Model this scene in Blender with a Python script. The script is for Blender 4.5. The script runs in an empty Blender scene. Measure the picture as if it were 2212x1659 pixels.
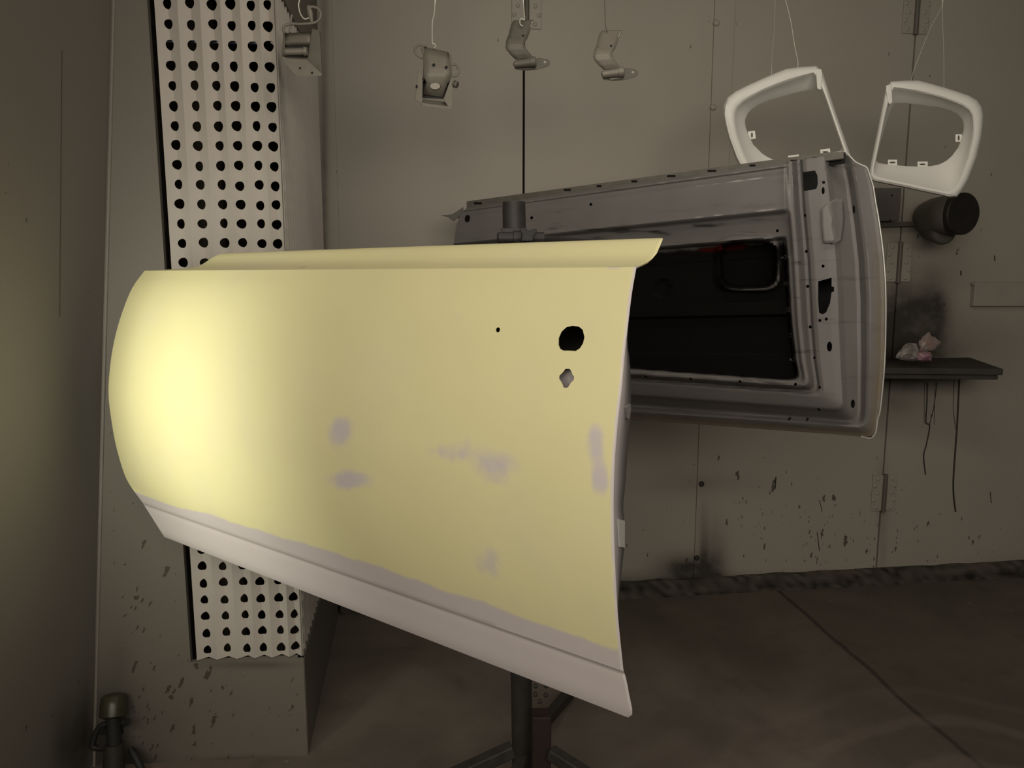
import bpy, bmesh, math, random
import numpy as np
from mathutils import Vector, Matrix, noise
random.seed(4)
SC = bpy.context.scene
COL = SC.collection

# ------------------------------------------------------------------ camera
FPX = 1719.0
PITCH = math.radians(8.8)
CAM = np.array([0, 0, 1.5])
FW = np.array([0, math.cos(PITCH), -math.sin(PITCH)])
UP = np.array([0, math.sin(PITCH), math.cos(PITCH)])
RT = np.array([1.0, 0, 0])
cd = bpy.data.cameras.new('camera')
cd.sensor_width = 36
cd.lens = FPX / 2212 * 36
cd.clip_start = 0.02
cam = bpy.data.objects.new('camera', cd)
COL.objects.link(cam)
cam.location = CAM
cam.rotation_euler = (math.pi / 2 - PITCH, 0, 0)
SC.camera = cam

# ------------------------------------------------------------------ world, lights, exposure
w = bpy.data.worlds.new('world')
SC.world = w
w.use_nodes = True
w.node_tree.nodes['Background'].inputs[0].default_value = (1, .92, .8, 1)
w.node_tree.nodes['Background'].inputs[1].default_value = 0.05
SC.view_settings.view_transform = 'Standard'
SC.view_settings.look = 'None'
SC.view_settings.exposure = 0.0
SC.view_settings.gamma = 1.0
SC.view_settings.use_curve_mapping = False


def area(name, loc, target, sx, sy, power, color, spread=180):
    l = bpy.data.lights.new(name, 'AREA')
    l.shape = 'RECTANGLE'
    l.size = sx
    l.size_y = sy
    l.energy = power
    l.color = color
    l.spread = math.radians(spread)
    o = bpy.data.objects.new(name, l)
    COL.objects.link(o)
    o.location = loc
    o.rotation_euler = (Vector(target) - Vector(loc)).to_track_quat('-Z', 'Y').to_euler()
    return o


# fluorescent tube fixture low on the near left side of the booth
area('side_tube_light', (-1.08, 1.22, 1.18), (-.80, 1.78, 1.12), .16, .75, 2.2, (1, .995, .82), 95)
# ceiling tubes over the booth and behind the photographer
area('ceiling_tube_light', (.55, 1.5, 2.84), (.8, 2.8, 0.5), 1.3, .4, 9, (1, .90, .77), 170)
area('rear_tube_light', (.5, -1.0, 2.15), (.8, 3.4, .9), 2.4, .9, 24, (1, .90, .77), 130)
area('left_fill_light', (-1.15, -.5, 1.75), (-.1, 1.6, 1.15), .9, 1.2, 6.2, (1, .93, .79), 110)  # added fill lamp to brighten the yellow door, not a booth fixture

# ------------------------------------------------------------------ geometry helpers


def ray(x, y): return FW + (x - 1106) / FPX * RT - (y - 829.5) / FPX * UP
def P(x, y, d): return CAM + d * ray(x, y)
def onz(x, y, z=0.0):
    r = ray(x, y)
    return CAM + r * ((z - 1.5) / r[2])


class Plane:
    """a vertical plane through two points; n faces the photographer"""
    def __init__(s, a, b):
        t = b - a
        t[2] = 0
        s.t = t / np.linalg.norm(t)
        n = np.array([t[1], -t[0], 0])
        n /= np.linalg.norm(n)
        if np.dot(n, CAM - a) < 0: n = -n
        s.p, s.n = a, n
    def at(s, x, y, off=0.0):
        r = ray(x, y)
        return CAM + r * ((np.dot(s.p - CAM, s.n) + off) / np.dot(r, s.n))


def interp(x, pts):
    return float(np.interp(x, [p[0] for p in pts], [p[1] for p in pts]))


def mesh(name, verts, faces, mat=None, parent=None, origin=None, smooth=None, solid=0, attrs=None, bevel=0, soffset=-1):
    base = np.array(parent['_o']) if parent is not None else (np.array(origin) if origin is not None else np.mean(np.array(verts), axis=0))
    me = bpy.data.meshes.new(name)
    me.from_pydata([tuple(np.array(v) - base) for v in verts], [], faces)
    if attrs:
        for k, vals in attrs.items():
            a = me.attributes.new(k, 'FLOAT', 'POINT')
            a.data.foreach_set('value', np.array(vals, dtype=np.float32))
    me.update()
    o = bpy.data.objects.new(name, me)
    COL.objects.link(o)
    if parent is not None:
        o.parent = parent
    else:
        o.location = base
    o['_o'] = [float(v) for v in base]
    if mat: me.materials.append(mat)
    if smooth is not None:
        me.shade_smooth()
        me.set_sharp_from_angle(angle=math.radians(smooth))
    if solid:
        m = o.modifiers.new('sheet', 'SOLIDIFY')
        m.thickness = solid
        m.offset = soffset
    if bevel:
        m = o.modifiers.new('edge', 'BEVEL')
        m.width = bevel
        m.segments = 2
        m.limit_method = 'ANGLE'
    return o


def empty(name, loc, label, cat, group=None):
    o = bpy.data.objects.new(name, None)
    COL.objects.link(o)
    o.location = loc
    o['_o'] = [float(v) for v in loc]
    return tag(o, label, cat, group)


def tag(o, label, cat, group=None):
    o['label'] = label
    o['category'] = cat
    if group: o['group'] = group
    return o


def struct(o):
    o['kind'] = 'structure'
    return o


def grid(rows):
    nr, nc = len(rows), len(rows[0])
    v = [p for r in rows for p in r]
    f = [(i * nc + j, i * nc + j + 1, (i + 1) * nc + j + 1, (i + 1) * nc + j) for i in range(nr - 1) for j in range(nc - 1)]
    return v, f


def orient(me_obj, toward):
    """make normals consistent, facing a point"""
    bm = bmesh.new()
    bm.from_mesh(me_obj.data)
    bmesh.ops.recalc_face_normals(bm, faces=bm.faces)
    base = Vector(me_obj['_o'])
    s = sum(f.normal.dot(Vector(toward) - base - f.calc_center_median()) * f.calc_area() for f in bm.faces)
    if s < 0: bmesh.ops.reverse_faces(bm, faces=bm.faces)
    bm.to_mesh(me_obj.data)
    bm.free()
    return me_obj


def box_vf(c, ax, ay, az):
    """box from a centre and three half-axis vectors"""
    c, ax, ay, az = map(np.array, (c, ax, ay, az))
    v = [c + i * ax + j * ay + k * az for i in (-1, 1) for j in (-1, 1) for k in (-1, 1)]
    f = [(0, 1, 3, 2), (4, 6, 7, 5), (0, 4, 5, 1), (2, 3, 7, 6), (0, 2, 6, 4), (1, 5, 7, 3)]
    return v, f


def join(*vfs):
    V, F = [], []
    for v, f in vfs:
        k = len(V)
        V += list(v)
        F += [tuple(i + k for i in q) for q in f]
    return V, F


def prism_vf(front, back):
    n = len(front)
    v = list(front) + list(back)
    f = [tuple(range(n)), tuple(range(2 * n - 1, n - 1, -1))]
    f += [(i, i + n, (i + 1) % n + n, (i + 1) % n) for i in range(n)]
    return v, f


def frame_of(d):
    d = np.array(d, float)
    d /= np.linalg.norm(d)
    a = np.array([0, 0, 1.0]) if abs(d[2]) < .9 else np.array([1.0, 0, 0])
    u = np.cross(d, a)
    u /= np.linalg.norm(u)
    return d, u, np.cross(d, u)


def tube_vf(pts, r, n=8, cap=True):
    pts = [np.array(p, float) for p in pts]
    rs = r if isinstance(r, (list, tuple)) else [r] * len(pts)
    V, F = [], []
    uu = None
    for i, p in enumerate(pts):
        d = pts[min(i + 1, len(pts) - 1)] - pts[max(i - 1, 0)]
        d = d / np.linalg.norm(d)
        if uu is None:
            _, uu, _ = frame_of(d)
        uu = uu - d * np.dot(uu, d)
        uu = uu / np.linalg.norm(uu)
        vv = np.cross(d, uu)
        for k in range(n):
            a = 2 * math.pi * k / n
            V.append(p + rs[i] * (math.cos(a) * uu + math.sin(a) * vv))
    for i in range(len(pts) - 1):
        for k in range(n):
            F.append((i * n + k, i * n + (k + 1) % n, (i + 1) * n + (k + 1) % n, (i + 1) * n + k))
    if cap:
        F.append(tuple(range(n - 1, -1, -1)))
        F.append(tuple(range((len(pts) - 1) * n, len(pts) * n)))
    return V, F


def lathe_vf(a, b, prof, n=28):
    """prof: (t along a-b, radius)"""
    a, b = np.array(a), np.array(b)
    return tube_vf([a + (b - a) * t for t, _ in prof], [max(r, 1e-4) for _, r in prof], n)


def spline(pts, n=6):
    pts = [np.array(p, float) for p in pts]
    out = []
    for i in range(len(pts) - 1):
        p0, p1, p2, p3 = pts[max(i - 1, 0)], pts[i], pts[i + 1], pts[min(i + 2, len(pts) - 1)]
        for k in range(n):
            t = k / n
            out.append(.5 * (2 * p1 + (p2 - p0) * t + (2 * p0 - 5 * p1 + 4 * p2 - p3) * t * t + (3 * p1 - p0 - 3 * p2 + p3) * t ** 3))
    out.append(pts[-1])
    return out


def cut(o, vf):
    """boolean away closed cutter shapes given in world coordinates; everything baked into the mesh"""
    v, f = vf
    me = bpy.data.meshes.new('c')
    base = np.array(o['_o'])
    me.from_pydata([tuple(np.array(q) - base) for q in v], [], f)
    bm = bmesh.new()
    bm.from_mesh(me)
    bmesh.ops.recalc_face_normals(bm, faces=bm.faces)
    bm.to_mesh(me)
    bm.free()
    c = bpy.data.objects.new('c', me)
    COL.objects.link(c)
    c.matrix_world = Matrix.Translation(base)
    par = o.parent
    o.parent = None
    o.location = base
    m = o.modifiers.new('cut', 'BOOLEAN')
    m.object = c
    m.solver = 'EXACT'
    bpy.context.view_layer.update()
    new = bpy.data.meshes.new_from_object(o.evaluated_get(bpy.context.evaluated_depsgraph_get()))
    o.modifiers.clear()
    old = o.data
    o.data = new
    new.name = o.name
    bpy.data.meshes.remove(old)
    bpy.data.objects.remove(c)
    bpy.data.meshes.remove(me)
    if par is not None:
        o.parent = par
        o.location = (0, 0, 0)
    return o


def sstep(a, b, x):
    t = min(1, max(0, (x - a) / (b - a)))
    return t * t * (3 - 2 * t)


def circ(x, y, rx, ry=None, n=12, rot=0):
    ry = ry or rx
    out = []
    for k in range(n):
        a = 2 * math.pi * k / n
        u, v = rx * math.cos(a), ry * math.sin(a)
        out.append((x + u * math.cos(rot) - v * math.sin(rot), y + u * math.sin(rot) + v * math.cos(rot)))
    return out


def blobs(x, y, lst):
    s = 0
    for (bx, by, rx, ry, a) in lst:
        s += a * math.exp(-((x - bx) / rx) ** 2 - ((y - by) / ry) ** 2)
    return s


# ------------------------------------------------------------------ materials
class NB:
    def __init__(s, name, rough=.6, metal=0.0, spec=.4):
        s.m = bpy.data.materials.new(name)
        s.m.use_nodes = True
        s.t = s.m.node_tree
        s.b = s.t.nodes['Principled BSDF']
        s.b.inputs['Roughness'].default_value = rough
        s.b.inputs['Metallic'].default_value = metal
        s.b.inputs['Specular IOR Level'].default_value = spec
        s.co = s.t.nodes.new('ShaderNodeTexCoord').outputs['Object']
    def link(s, a, b): s.t.links.new(a, b)
    def val(s, sock, v):
        if hasattr(v, 'is_output'): s.link(v, sock)
        elif isinstance(v, (tuple, list)) and len(v) == 3 and sock.type == 'RGBA': sock.default_value = (*v, 1)
        else: sock.default_value = v
    def math(s, op, a, b=0.0, c=None, clamp=False):
        n = s.t.nodes.new('ShaderNodeMath')
        n.operation = op
        n.use_clamp = clamp
        s.val(n.inputs[0], a)
        s.val(n.inputs[1], b)
        if c is not None: s.val(n.inputs[2], c)
        return n.outputs[0]
    def scaled(s, sc, rot=(0, 0, 0)):
        n = s.t.nodes.new('ShaderNodeMapping')
        n.inputs['Scale'].default_value = sc
        n.inputs['Rotation'].default_value = rot
        s.link(s.co, n.inputs['Vector'])
        return n.outputs[0]
    def noise(s, scale, detail=4, vec=None, rough=.55, dist=0.0):
        n = s.t.nodes.new('ShaderNodeTexNoise')
        n.inputs['Scale'].default_value = scale
        n.inputs['Detail'].default_value = detail
        n.inputs['Roughness'].default_value = rough
        n.inputs['Distortion'].default_value = dist
        s.link(vec or s.co, n.inputs['Vector'])
        return n.outputs['Fac']
    def voro(s, scale, vec=None):
        n = s.t.nodes.new('ShaderNodeTexVoronoi')
        n.inputs['Scale'].default_value = scale
        s.link(vec or s.co, n.inputs['Vector'])
        return n.outputs['Distance'], n.outputs['Color']
    def attr(s, name):
        n = s.t.nodes.new('ShaderNodeAttribute')
        n.attribute_name = name
        return n.outputs['Fac']
    def mix(s, f, a, b):
        n = s.t.nodes.new('ShaderNodeMix')
        n.data_type = 'RGBA'
        s.val(n.inputs[0], f)
        s.val(n.inputs[6], a)
        s.val(n.inputs[7], b)
        return n.outputs[2]
    def ramp(s, f, lo, hi):
        n = s.t.nodes.new('ShaderNodeMapRange')
        n.interpolation_type = 'SMOOTHSTEP'
        s.val(n.inputs[0], f)
        n.inputs[1].default_value = lo
        n.inputs[2].default_value = hi
        return n.outputs[0]
    def bump(s, h, strength=.2, dist=.002):
        n = s.t.nodes.new('ShaderNodeBump')
        n.inputs['Strength'].default_value = strength
        n.inputs['Distance'].default_value = dist
        s.val(n.inputs['Height'], h)
        s.link(n.outputs[0], s.b.inputs['Normal'])
    def done(s, col):
        s.val(s.b.inputs['Base Color'], col)
        return s.m


def plain(name, col, rough=.6, metal=0.0, var=.18, scale=14, spec=.4, bump=0.0):
    nb = NB(name, rough, metal, spec)
    n = nb.noise(scale, 5)
    dark = tuple(c * (1 - var) for c in col)
    lite = tuple(min(1, c * (1 + var)) for c in col)
    if bump: nb.bump(nb.noise(scale * 8, 3), bump, .002)
    return nb.done(nb.mix(n, dark, lite))


def wall_material(name, base, dirt=(.05, .044, .036), diag=False, rough=.55):
    nb = NB(name, rough, 0, .3)
    n1 = nb.noise(2.2, 4)
    col = nb.mix(n1, tuple(c * .93 for c in base), tuple(c * 1.06 for c in base))
    col = nb.mix(nb.math('MULTIPLY', nb.noise(260, 2), .16), col, tuple(c * .55 for c in base))
    g = nb.math('MULTIPLY', nb.attr('grime'), nb.math('ADD', nb.math('MULTIPLY', nb.noise(9, 5), 1.1), .45), clamp=True)
    col = nb.mix(g, col, dirt)
    sc = (1, 1, .33)
    rot = (0, -.42, 0) if diag else (0, -.05, 0)
    for scale, thr, fac, cutoff in ((17, .26, .8, .12), (33, .28, .8, .04), (72, .25, .8, .0)):
        mp = nb.t.nodes.new('ShaderNodeMapping')
        mp.inputs['Scale'].default_value = sc
        nb.link(nb.scaled((1, 1, 1), rot), mp.inputs['Vector'])
        wb = nb.t.nodes.new('ShaderNodeVectorMath')
        wb.operation = 'MULTIPLY_ADD'
        tn = nb.t.nodes.new('ShaderNodeTexNoise')
        tn.inputs['Scale'].default_value = scale * 2.2
        nb.link(nb.co, tn.inputs['Vector'])
        nb.link(tn.outputs['Color'], wb.inputs[0])
        wb.inputs[1].default_value = (.55 / scale,) * 3
        nb.link(mp.outputs[0], wb.inputs[2])
        d, c = nb.voro(scale, wb.outputs[0])
        rnd = nb.noise(scale * .9, 0)
        sep = nb.t.nodes.new('ShaderNodeSeparateColor')
        nb.link(c, sep.inputs[0])
        pick = nb.math('LESS_THAN', sep.outputs[0], nb.math('MULTIPLY', nb.math('SUBTRACT', nb.attr('specks'), cutoff), .75))
        size = nb.math('MULTIPLY', sep.outputs[1], thr)
        spot = nb.math('MULTIPLY', nb.math('LESS_THAN', nb.math('ADD', d, nb.math('MULTIPLY', rnd, .05)), size), pick)
        col = nb.mix(nb.math('MULTIPLY', spot, fac), col, (.045, .034, .024))
    nb.bump(nb.noise(160, 3), .08, .002)
    return nb.done(col)


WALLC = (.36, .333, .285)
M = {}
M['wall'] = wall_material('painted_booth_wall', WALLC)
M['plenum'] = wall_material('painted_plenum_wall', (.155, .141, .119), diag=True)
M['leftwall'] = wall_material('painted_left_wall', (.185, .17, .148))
M['dark'] = plain('dark_void_paint', (.012, .011, .010), .9)
M['blackgap'] = plain('black_rubber', (.010, .009, .008), .8)
M['paper'] = plain('filter_paper', (.47, .435, .395), .9, var=.05, scale=30, spec=.1)
M['sidepaper'] = M['paper']
M['rod'] = plain('blued_steel_rod', (.32, .34, .44), .35, .6)
M['wire'] = plain('galvanised_wire', (.78, .74, .66), .35, .3, var=.1)
M['darkwire'] = plain('rusty_wire', (.10, .085, .06), .6, .3)
M['white'] = plain('white_primer', (.74, .73, .69), .5, var=.05, scale=9)
M['darkmetal'] = plain('dark_steel', (.040, .037, .034), .55, .3, var=.5, scale=30, bump=.2)
M['blackpaint'] = plain('black_paint', (.018, .018, .017), .6, 0, var=.4, scale=40)
M['red'] = plain('red_brown_paint', (.020, .011, .010), .75, var=.3)
M['shelfwood'] = plain('grimy_wood', (.042, .037, .032), .8, var=.5, scale=12, bump=.4)
M['box'] = plain('grey_box_paint', (.12, .11, .10), .6)
M['hem'] = plain('worn_metal_edge', (.55, .54, .51), .35, .4, var=.2)
M['bracket'] = plain('dusty_grey_steel', (.125, .114, .094), .55, .15, var=.25, scale=25)
M['bracket_dark'] = plain('dusty_dark_steel', (.085, .077, .062), .5, .15, var=.25, scale=25)
M['bracket_light'] = plain('pale_grey_steel', (.19, .175, .145), .5, .15, var=.2, scale=25)
M['wallmetal'] = plain('painted_hinge_metal', tuple(c * .9 for c in WALLC), .5, .0, var=.12)
M['grease'] = plain('greasy_hinge_pin', (.11, .10, .082), .5)
M['run'] = plain('dried_paint_run', (.035, .03, .022), .6)


def door_yellow():
    nb = NB('yellow_filler_primer', .48, 0, .35)
    pr = nb.attr('primer')
    n = nb.noise(26, 6)
    n2 = nb.noise(6, 4)
    e = nb.math('ADD', pr, nb.math('MULTIPLY', nb.math('SUBTRACT', n, .5), .9))
    f = nb.ramp(e, .25, .85)
    yel = nb.mix(n2, (.69, .645, .36), (.74, .695, .40))
    yel = nb.mix(nb.math('MULTIPLY', nb.ramp(nb.noise(4.5, 3), .5, .75), .35), yel, (.66, .61, .44))
    gry = nb.mix(n2, (.54, .49, .485), (.60, .55, .545))
    col = nb.mix(f, yel, gry)
    col = nb.mix(nb.ramp(nb.attr('bare'), .4, .9), col, (.12, .11, .10))
    return nb.done(col)


def door_grey():
    nb = NB('grey_primer_inner_panel', .5, .0, .4)
    n = nb.noise(5, 6)
    st = nb.noise(16, 5, nb.scaled((.35, .35, 3.2)))
    col = nb.mix(n, (.125, .117, .113), (.195, .184, .178))
    col = nb.mix(nb.math('MULTIPLY', nb.ramp(st, .56, .70), nb.attr('scuff')), col, (.035, .032, .03))
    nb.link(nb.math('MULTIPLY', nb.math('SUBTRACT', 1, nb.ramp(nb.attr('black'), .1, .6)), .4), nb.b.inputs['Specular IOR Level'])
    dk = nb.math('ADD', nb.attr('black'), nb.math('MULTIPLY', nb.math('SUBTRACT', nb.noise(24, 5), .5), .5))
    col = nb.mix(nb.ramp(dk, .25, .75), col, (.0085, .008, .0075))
    col = nb.mix(nb.ramp(nb.attr('worn'), .15, .7), col, (.42, .41, .39))
    col = nb.mix(nb.ramp(nb.attr('red'), .3, .7), col, (.05, .006, .006))
    col = nb.mix(nb.math('MULTIPLY', nb.attr('rust'), nb.noise(30, 4)), col, (.16, .12, .06))
    return nb.done(col)


def floor_mat(p0, p1):
    nb = NB('stained_concrete_floor', .75, 0, .3)
    n = nb.noise(1.6, 6, dist=.6)
    col = nb.mix(nb.ramp(n, .3, .7), (.095, .079, .066), (.165, .138, .114))
    col = nb.mix(nb.math('MULTIPLY', nb.ramp(nb.noise(7, 5), .5, .8), .5), col, (.06, .049, .041))
    col = nb.mix(nb.math('MULTIPLY', nb.noise(130, 3), .3), col, (.17, .142, .117))
    sep = nb.t.nodes.new('ShaderNodeSeparateXYZ')
    nb.link(nb.co, sep.inputs[0])
    d = p1 - p0
    nx, ny = -d[1], d[0]
    L = math.hypot(nx, ny)
    nx, ny = nx / L, ny / L
    dist = nb.math('ADD', nb.math('ADD', nb.math('MULTIPLY', sep.outputs[0], nx), nb.math('MULTIPLY', sep.outputs[1], ny)), -(p0[0] * nx + p0[1] * ny))
    wob = nb.math('MULTIPLY', nb.math('SUBTRACT', nb.noise(3, 5), .5), .05)
    ad = nb.math('ABSOLUTE', nb.math('ADD', dist, wob))
    col = nb.mix(nb.math('MULTIPLY', nb.math('SUBTRACT', 1, nb.ramp(ad, .004, .016)), .7), col, (.028, .022, .019))
    far = nb.ramp(dist, -.03, .03)
    col = nb.mix(nb.math('MULTIPLY', far, .25), col, (.05, .042, .036))
    # swept arcs of dust
    cx, cy = 1.35, 1.75
    r = nb.math('SQRT', nb.math('ADD', nb.math('POWER', nb.math('SUBTRACT', sep.outputs[0], cx), 2), nb.math('POWER', nb.math('SUBTRACT', sep.outputs[1], cy), 2)))
    arc = nb.math('SINE', nb.math('ADD', nb.math('MULTIPLY', r, 34), nb.math('MULTIPLY', nb.noise(2.2, 3), 9)))
    col = nb.mix(nb.math('MULTIPLY', nb.math('MULTIPLY', nb.ramp(arc, .2, 1), nb.math('SUBTRACT', 1, nb.ramp(r, .5, 1.1))), .28), col, (.24, .20, .165))
    chips, cc = nb.voro(38)
    sp2 = nb.t.nodes.new('ShaderNodeSeparateColor')
    nb.link(cc, sp2.inputs[0])
    chip = nb.math('MULTIPLY', nb.math('LESS_THAN', chips, nb.math('MULTIPLY', sp2.outputs[1], .25)), nb.math('LESS_THAN', sp2.outputs[0], nb.attr('chips')))
    col = nb.mix(nb.math('MULTIPLY', chip, .55), col, (.22, .21, .18))
    nb.bump(nb.noise(60, 5), .25, .004)
    return nb.done(col)


M['yellow'] = door_yellow()
M['grey'] = door_grey()
crk0, crk1 = onz(1690, 1283), onz(2080, 1625)
M['floor'] = floor_mat(crk0, crk1)

# ------------------------------------------------------------------ room planes
BACK = Plane(onz(1500, 1279), onz(2212, 1240))
FRONT = Plane(onz(300, 1648), onz(665, 1630))
corner = onz(665, 1630)
SIDE = Plane(corner.copy(), onz(735, 1305))
CEIL = 2.9

# floor
xs = np.linspace(-2.2, 3.4, 90)
ys = np.linspace(-1.6, 4.2, 90)
wpt = onz(2180, 1310)
rows = [[np.array([x, y, 0]) for x in xs] for y in ys]
v, f = grid(rows)
at = [.55 * math.exp(-((p[0] - wpt[0]) / .35) ** 2 - ((p[1] - wpt[1]) / .12) ** 2) + .012 for p in v]
struct(mesh('floor', v, f, M['floor'], origin=(0, 0, 0), attrs={'chips': at}))
v, f = box_vf((.6, 1.3, CEIL + .05), (2.8, 0, 0), (0, 2.9, 0), (0, 0, .05))
struct(mesh('ceiling', v, f, M['wall']))


def wall_panel(name, pl, a, b, z0, z1, mat, thick, grime=(), specks=(), base_specks=.0, n=(40, 70), off=0.0):
    """a sheet on a wall plane between two horizontal positions a and b (distance along pl.t from pl.p)"""
    rows, g, s = [], [], []
    for z in np.linspace(z1, z0, n[1]):
        r = []
        for u in np.linspace(a, b, n[0]):
            p = pl.p + pl.t * u + pl.n * off
            p = np.array([p[0], p[1], z])
            r.append(p)
            q = p - CAM
            dd = np.dot(q, FW)
            px, py = 1106 + FPX * np.dot(q, RT) / dd, 829.5 - FPX * np.dot(q, UP) / dd
            g.append(min(1, blobs(px, py, grime)))
            s.append(min(1, base_specks + blobs(px, py, specks)))
        rows.append(r)
    v, f = grid(rows)
    o = mesh(name, v, f, mat, attrs={'grime': g, 'specks': s})
    orient(o, CAM)
    m = o.modifiers.new('sheet', 'SOLIDIFY')
    m.thickness = thick
    m.offset = -1
    return struct(o)


def along(pl, x, y):
    return float(np.dot(pl.at(x, y) - pl.p, pl.t))


# back wall: dark substrate with door leaves in front of it
bsub = wall_panel('wall_back', BACK, along(BACK, 690, 200) - .3, 3.2, 0, CEIL, M['dark'], .05, off=-.03)
u0 = along(BACK, 712, 600)
u1 = along(BACK, 1132, 300)
u2 = along(BACK, 1534, 300)
u3 = along(BACK, 1572, 300)
u4 = along(BACK, 1936, 640)
gr = [(1960, 690, 75, 95, 1.0), (1930, 780, 110, 70, .8), (2020, 655, 30, 60, .55), (1480, 1225, 60, 25, 1.0), (1545, 1210, 25, 70, .6), (1500, 1255, 260, 14, .5),
      (1700, 1262, 500, 14, .9), (1500, 1045, 130, 22, .25), (2100, 740, 160, 60, .25), (1940, 567, 22, 55, .4), (1908, 1064, 16, 50, .35), (1520, 1190, 9, 90, .5), (2180, 1250, 90, 30, .7), (1925, 870, 60, 40, .2),
      (1905, 1150, 8, 90, .3)]
sp = [(1790, 1160, 140, 80, 1.0), (1640, 1130, 100, 110, .65), (1900, 1180, 160, 90, .4), (2080, 1180, 120, 90, .25), (2100, 600, 130, 90, .14), (1420, 1180, 90, 90, .14), (2050, 640, 90, 70, .18)]
gap = .006
wall_panel('door_1', BACK, u0, u1 - gap, .05, CEIL, M['wall'], .02, gr, sp, .02)
dr2 = wall_panel('door_2', BACK, u1 + gap * .6, u2, .05, CEIL, M['wall'], .02, gr, sp, .03)
wall_panel('door_3', BACK, u3, u4 - .004, .05, CEIL, M['wall'], .02, gr, sp, .03, n=(70, 110))
dr4 = wall_panel('door_4', BACK, u4 + .004, 3.1, .05, CEIL, M['wall'], .02, gr, sp, .05, n=(90, 110))
wall_panel('trim_1', BACK, u2 - .004, u3 + .004, .05, CEIL, M['wall'], .012, gr, sp, .02, n=(6, 110), off=.010)
# narrow cover strip along the corner with the plenum
wall_panel('trim_2', BACK, u0 - .02, u0 + .045, .05, CEIL, M['wall'], .012, [(700, 700, 9, 900, .75)], (), .10, n=(9, 60), off=.012)

# rough kerb along the foot of the back wall
rows, g, s = [], [], []
for i, (z, o_) in enumerate([(.072, .0), (.068, .018), (.045, .026), (.02, .03), (0, .036)]):
    r = []
    for u in np.linspace(u0, 3.1, 160):
        nz = noise.noise(Vector((u * 9, i * 1.7, 0)))
        nz2 = noise.noise(Vector((u * 31, i * 3.1, 4)))
        p = BACK.p + BACK.t * u + BACK.n * (o_ + (.012 * nz + .006 * nz2 if i > 0 else 0))
        r.append(np.array([p[0], p[1], z + (.012 * nz if 0 < i < 4 else (.008 * nz if i == 0 else 0))]))
        g.append(max(0, min(1, .50 + .9 * nz2 + .5 * noise.noise(Vector((u * 4, 2, i * .8))))))
        s.append(.1)
    rows.append(r)
v, f = grid(rows)
kb = mesh('baseboard_back', v, f, wall_material('grimy_kerb', (.105, .09, .073), (.018, .015, .012), rough=.85), attrs={'grime': g, 'specks': s}, smooth=40)
orient(kb, CAM)
struct(kb)


def wall_bolt(parent, x, y, r, mat, off=.012, pl=BACK):
    c = pl.at(x, y, off)
    v, f = lathe_vf(c - pl.n * .004, c + pl.n * .007, [(0, r), (.6, r), (.9, r * .8), (1, r * .3)], 10)
    return mesh('bolt', v, f, mat, parent, smooth=40)


bolt_spots = [(1547, 50), (1540, 232), (1515, 1045), (1505, 1205)]
bolt_lbl = ['round bolt head at the top of the wall strip', 'round bolt head on the wall strip beside the left white bezel',
            'rusty bolt head on the wall strip, upper one below the grey door', 'rusty bolt head on the wall strip near the floor']
for (bx, by), lb in zip(bolt_spots, bolt_lbl):
    c = BACK.at(bx, by, .010)
    v, f = lathe_vf(c - BACK.n * .003, c + BACK.n * .010, [(0, .0125), (.6, .0125), (.9, .010), (1, .004)], 12)
    tag(mesh('bolt', v, f, M['wallmetal'] if by < 900 else M['darkmetal'], smooth=40), lb, 'bolt', 'bolts on the wall strip')


def door_hinge(x, y, door, lbl, h=.170, wd=.118):
    c = BACK.at(x, y, .0)
    t, n, z = BACK.t, BACK.n, np.array([0, 0, 1.0])
    lv = [box_vf(c + t * q * wd * .27 + n * .003, t * wd * .23, n * .004, z * h / 2) for q in (-1, 1)]
    v, f = join(*lv)
    e = mesh('hinge', v, f, M['wallmetal'], door, bevel=.002)
    e['label'] = lbl
    for q_ in (-1, 1):
        for k in range(5):
            q = c + t * q_ * (wd * .42 if k % 2 else wd * .30) + z * (h * (.40 - .2 * k)) + n * .006
            v, f = lathe_vf(q, q + n * .007, [(0, .0085), (.5, .0085), (.9, .006), (1, .002)], 10)
            mesh('bolt', v, f, M['wallmetal'], e, smooth=40)
    v, f = tube_vf([c - z * (h / 2 + .004) + n * .010, c + z * (h / 2 + .004) + n * .010], .0105, 14)
    mesh('knuckle', v, f, M['grease'], e, smooth=40)


door_hinge(1137, 14, dr2, 'riveted wall hinge at the top of the narrow black door gap')
door_hinge(1978, 28, dr4, 'riveted wall hinge at top right, above the right white bezel')
door_hinge(1940, 567, dr4, 'riveted wall hinge below the black capped pipe')
door_hinge(1908, 1064, dr4, 'riveted wall hinge low on the wall, under the shelf')

# paint runs below the shelf and smears on the wall
runs = [([(2003, 826), (2002, 870), (2000, 912), (2008, 920), (2001, 960), (1995, 985), (1999, 1025)], .0032), ([(2024, 826), (2017, 880), (2008, 916)], .002), ([(1997, 826), (1996, 915)], .0012),
        ([(2020, 826), (2018, 918)], .0012), ([(2072, 820), (2067, 920), (2062, 990), (2059, 1040), (2060, 1075), (2064, 1105)], .0042), ([(2061, 822), (2059, 880), (2064, 926)], .0015),
        ([(2139, 1062), (2141, 1086)], .002), ([(1983, 505), (1982, 514)], .003), ([(2148, 552), (2149, 563)], .003), ([(2075, 585), (2076, 595)], .003), ([(1765, 1150), (1770, 1190)], .002),
        ([(1770, 1080), (1776, 1105)], .0016), ([(1676, 1030), (1674, 1056)], .003)]
vfs = []
for pts, r in runs:
    vfs.append(tube_vf(spline([BACK.at(x, y, 0.0005) for x, y in pts], 5), r, 6))
v, f = join(*vfs)
pr_ = mesh('paint_run', v, f, M['run'], bsub, smooth=60)
pr_['label'] = 'dark dried paint runs below the shelf'

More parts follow.
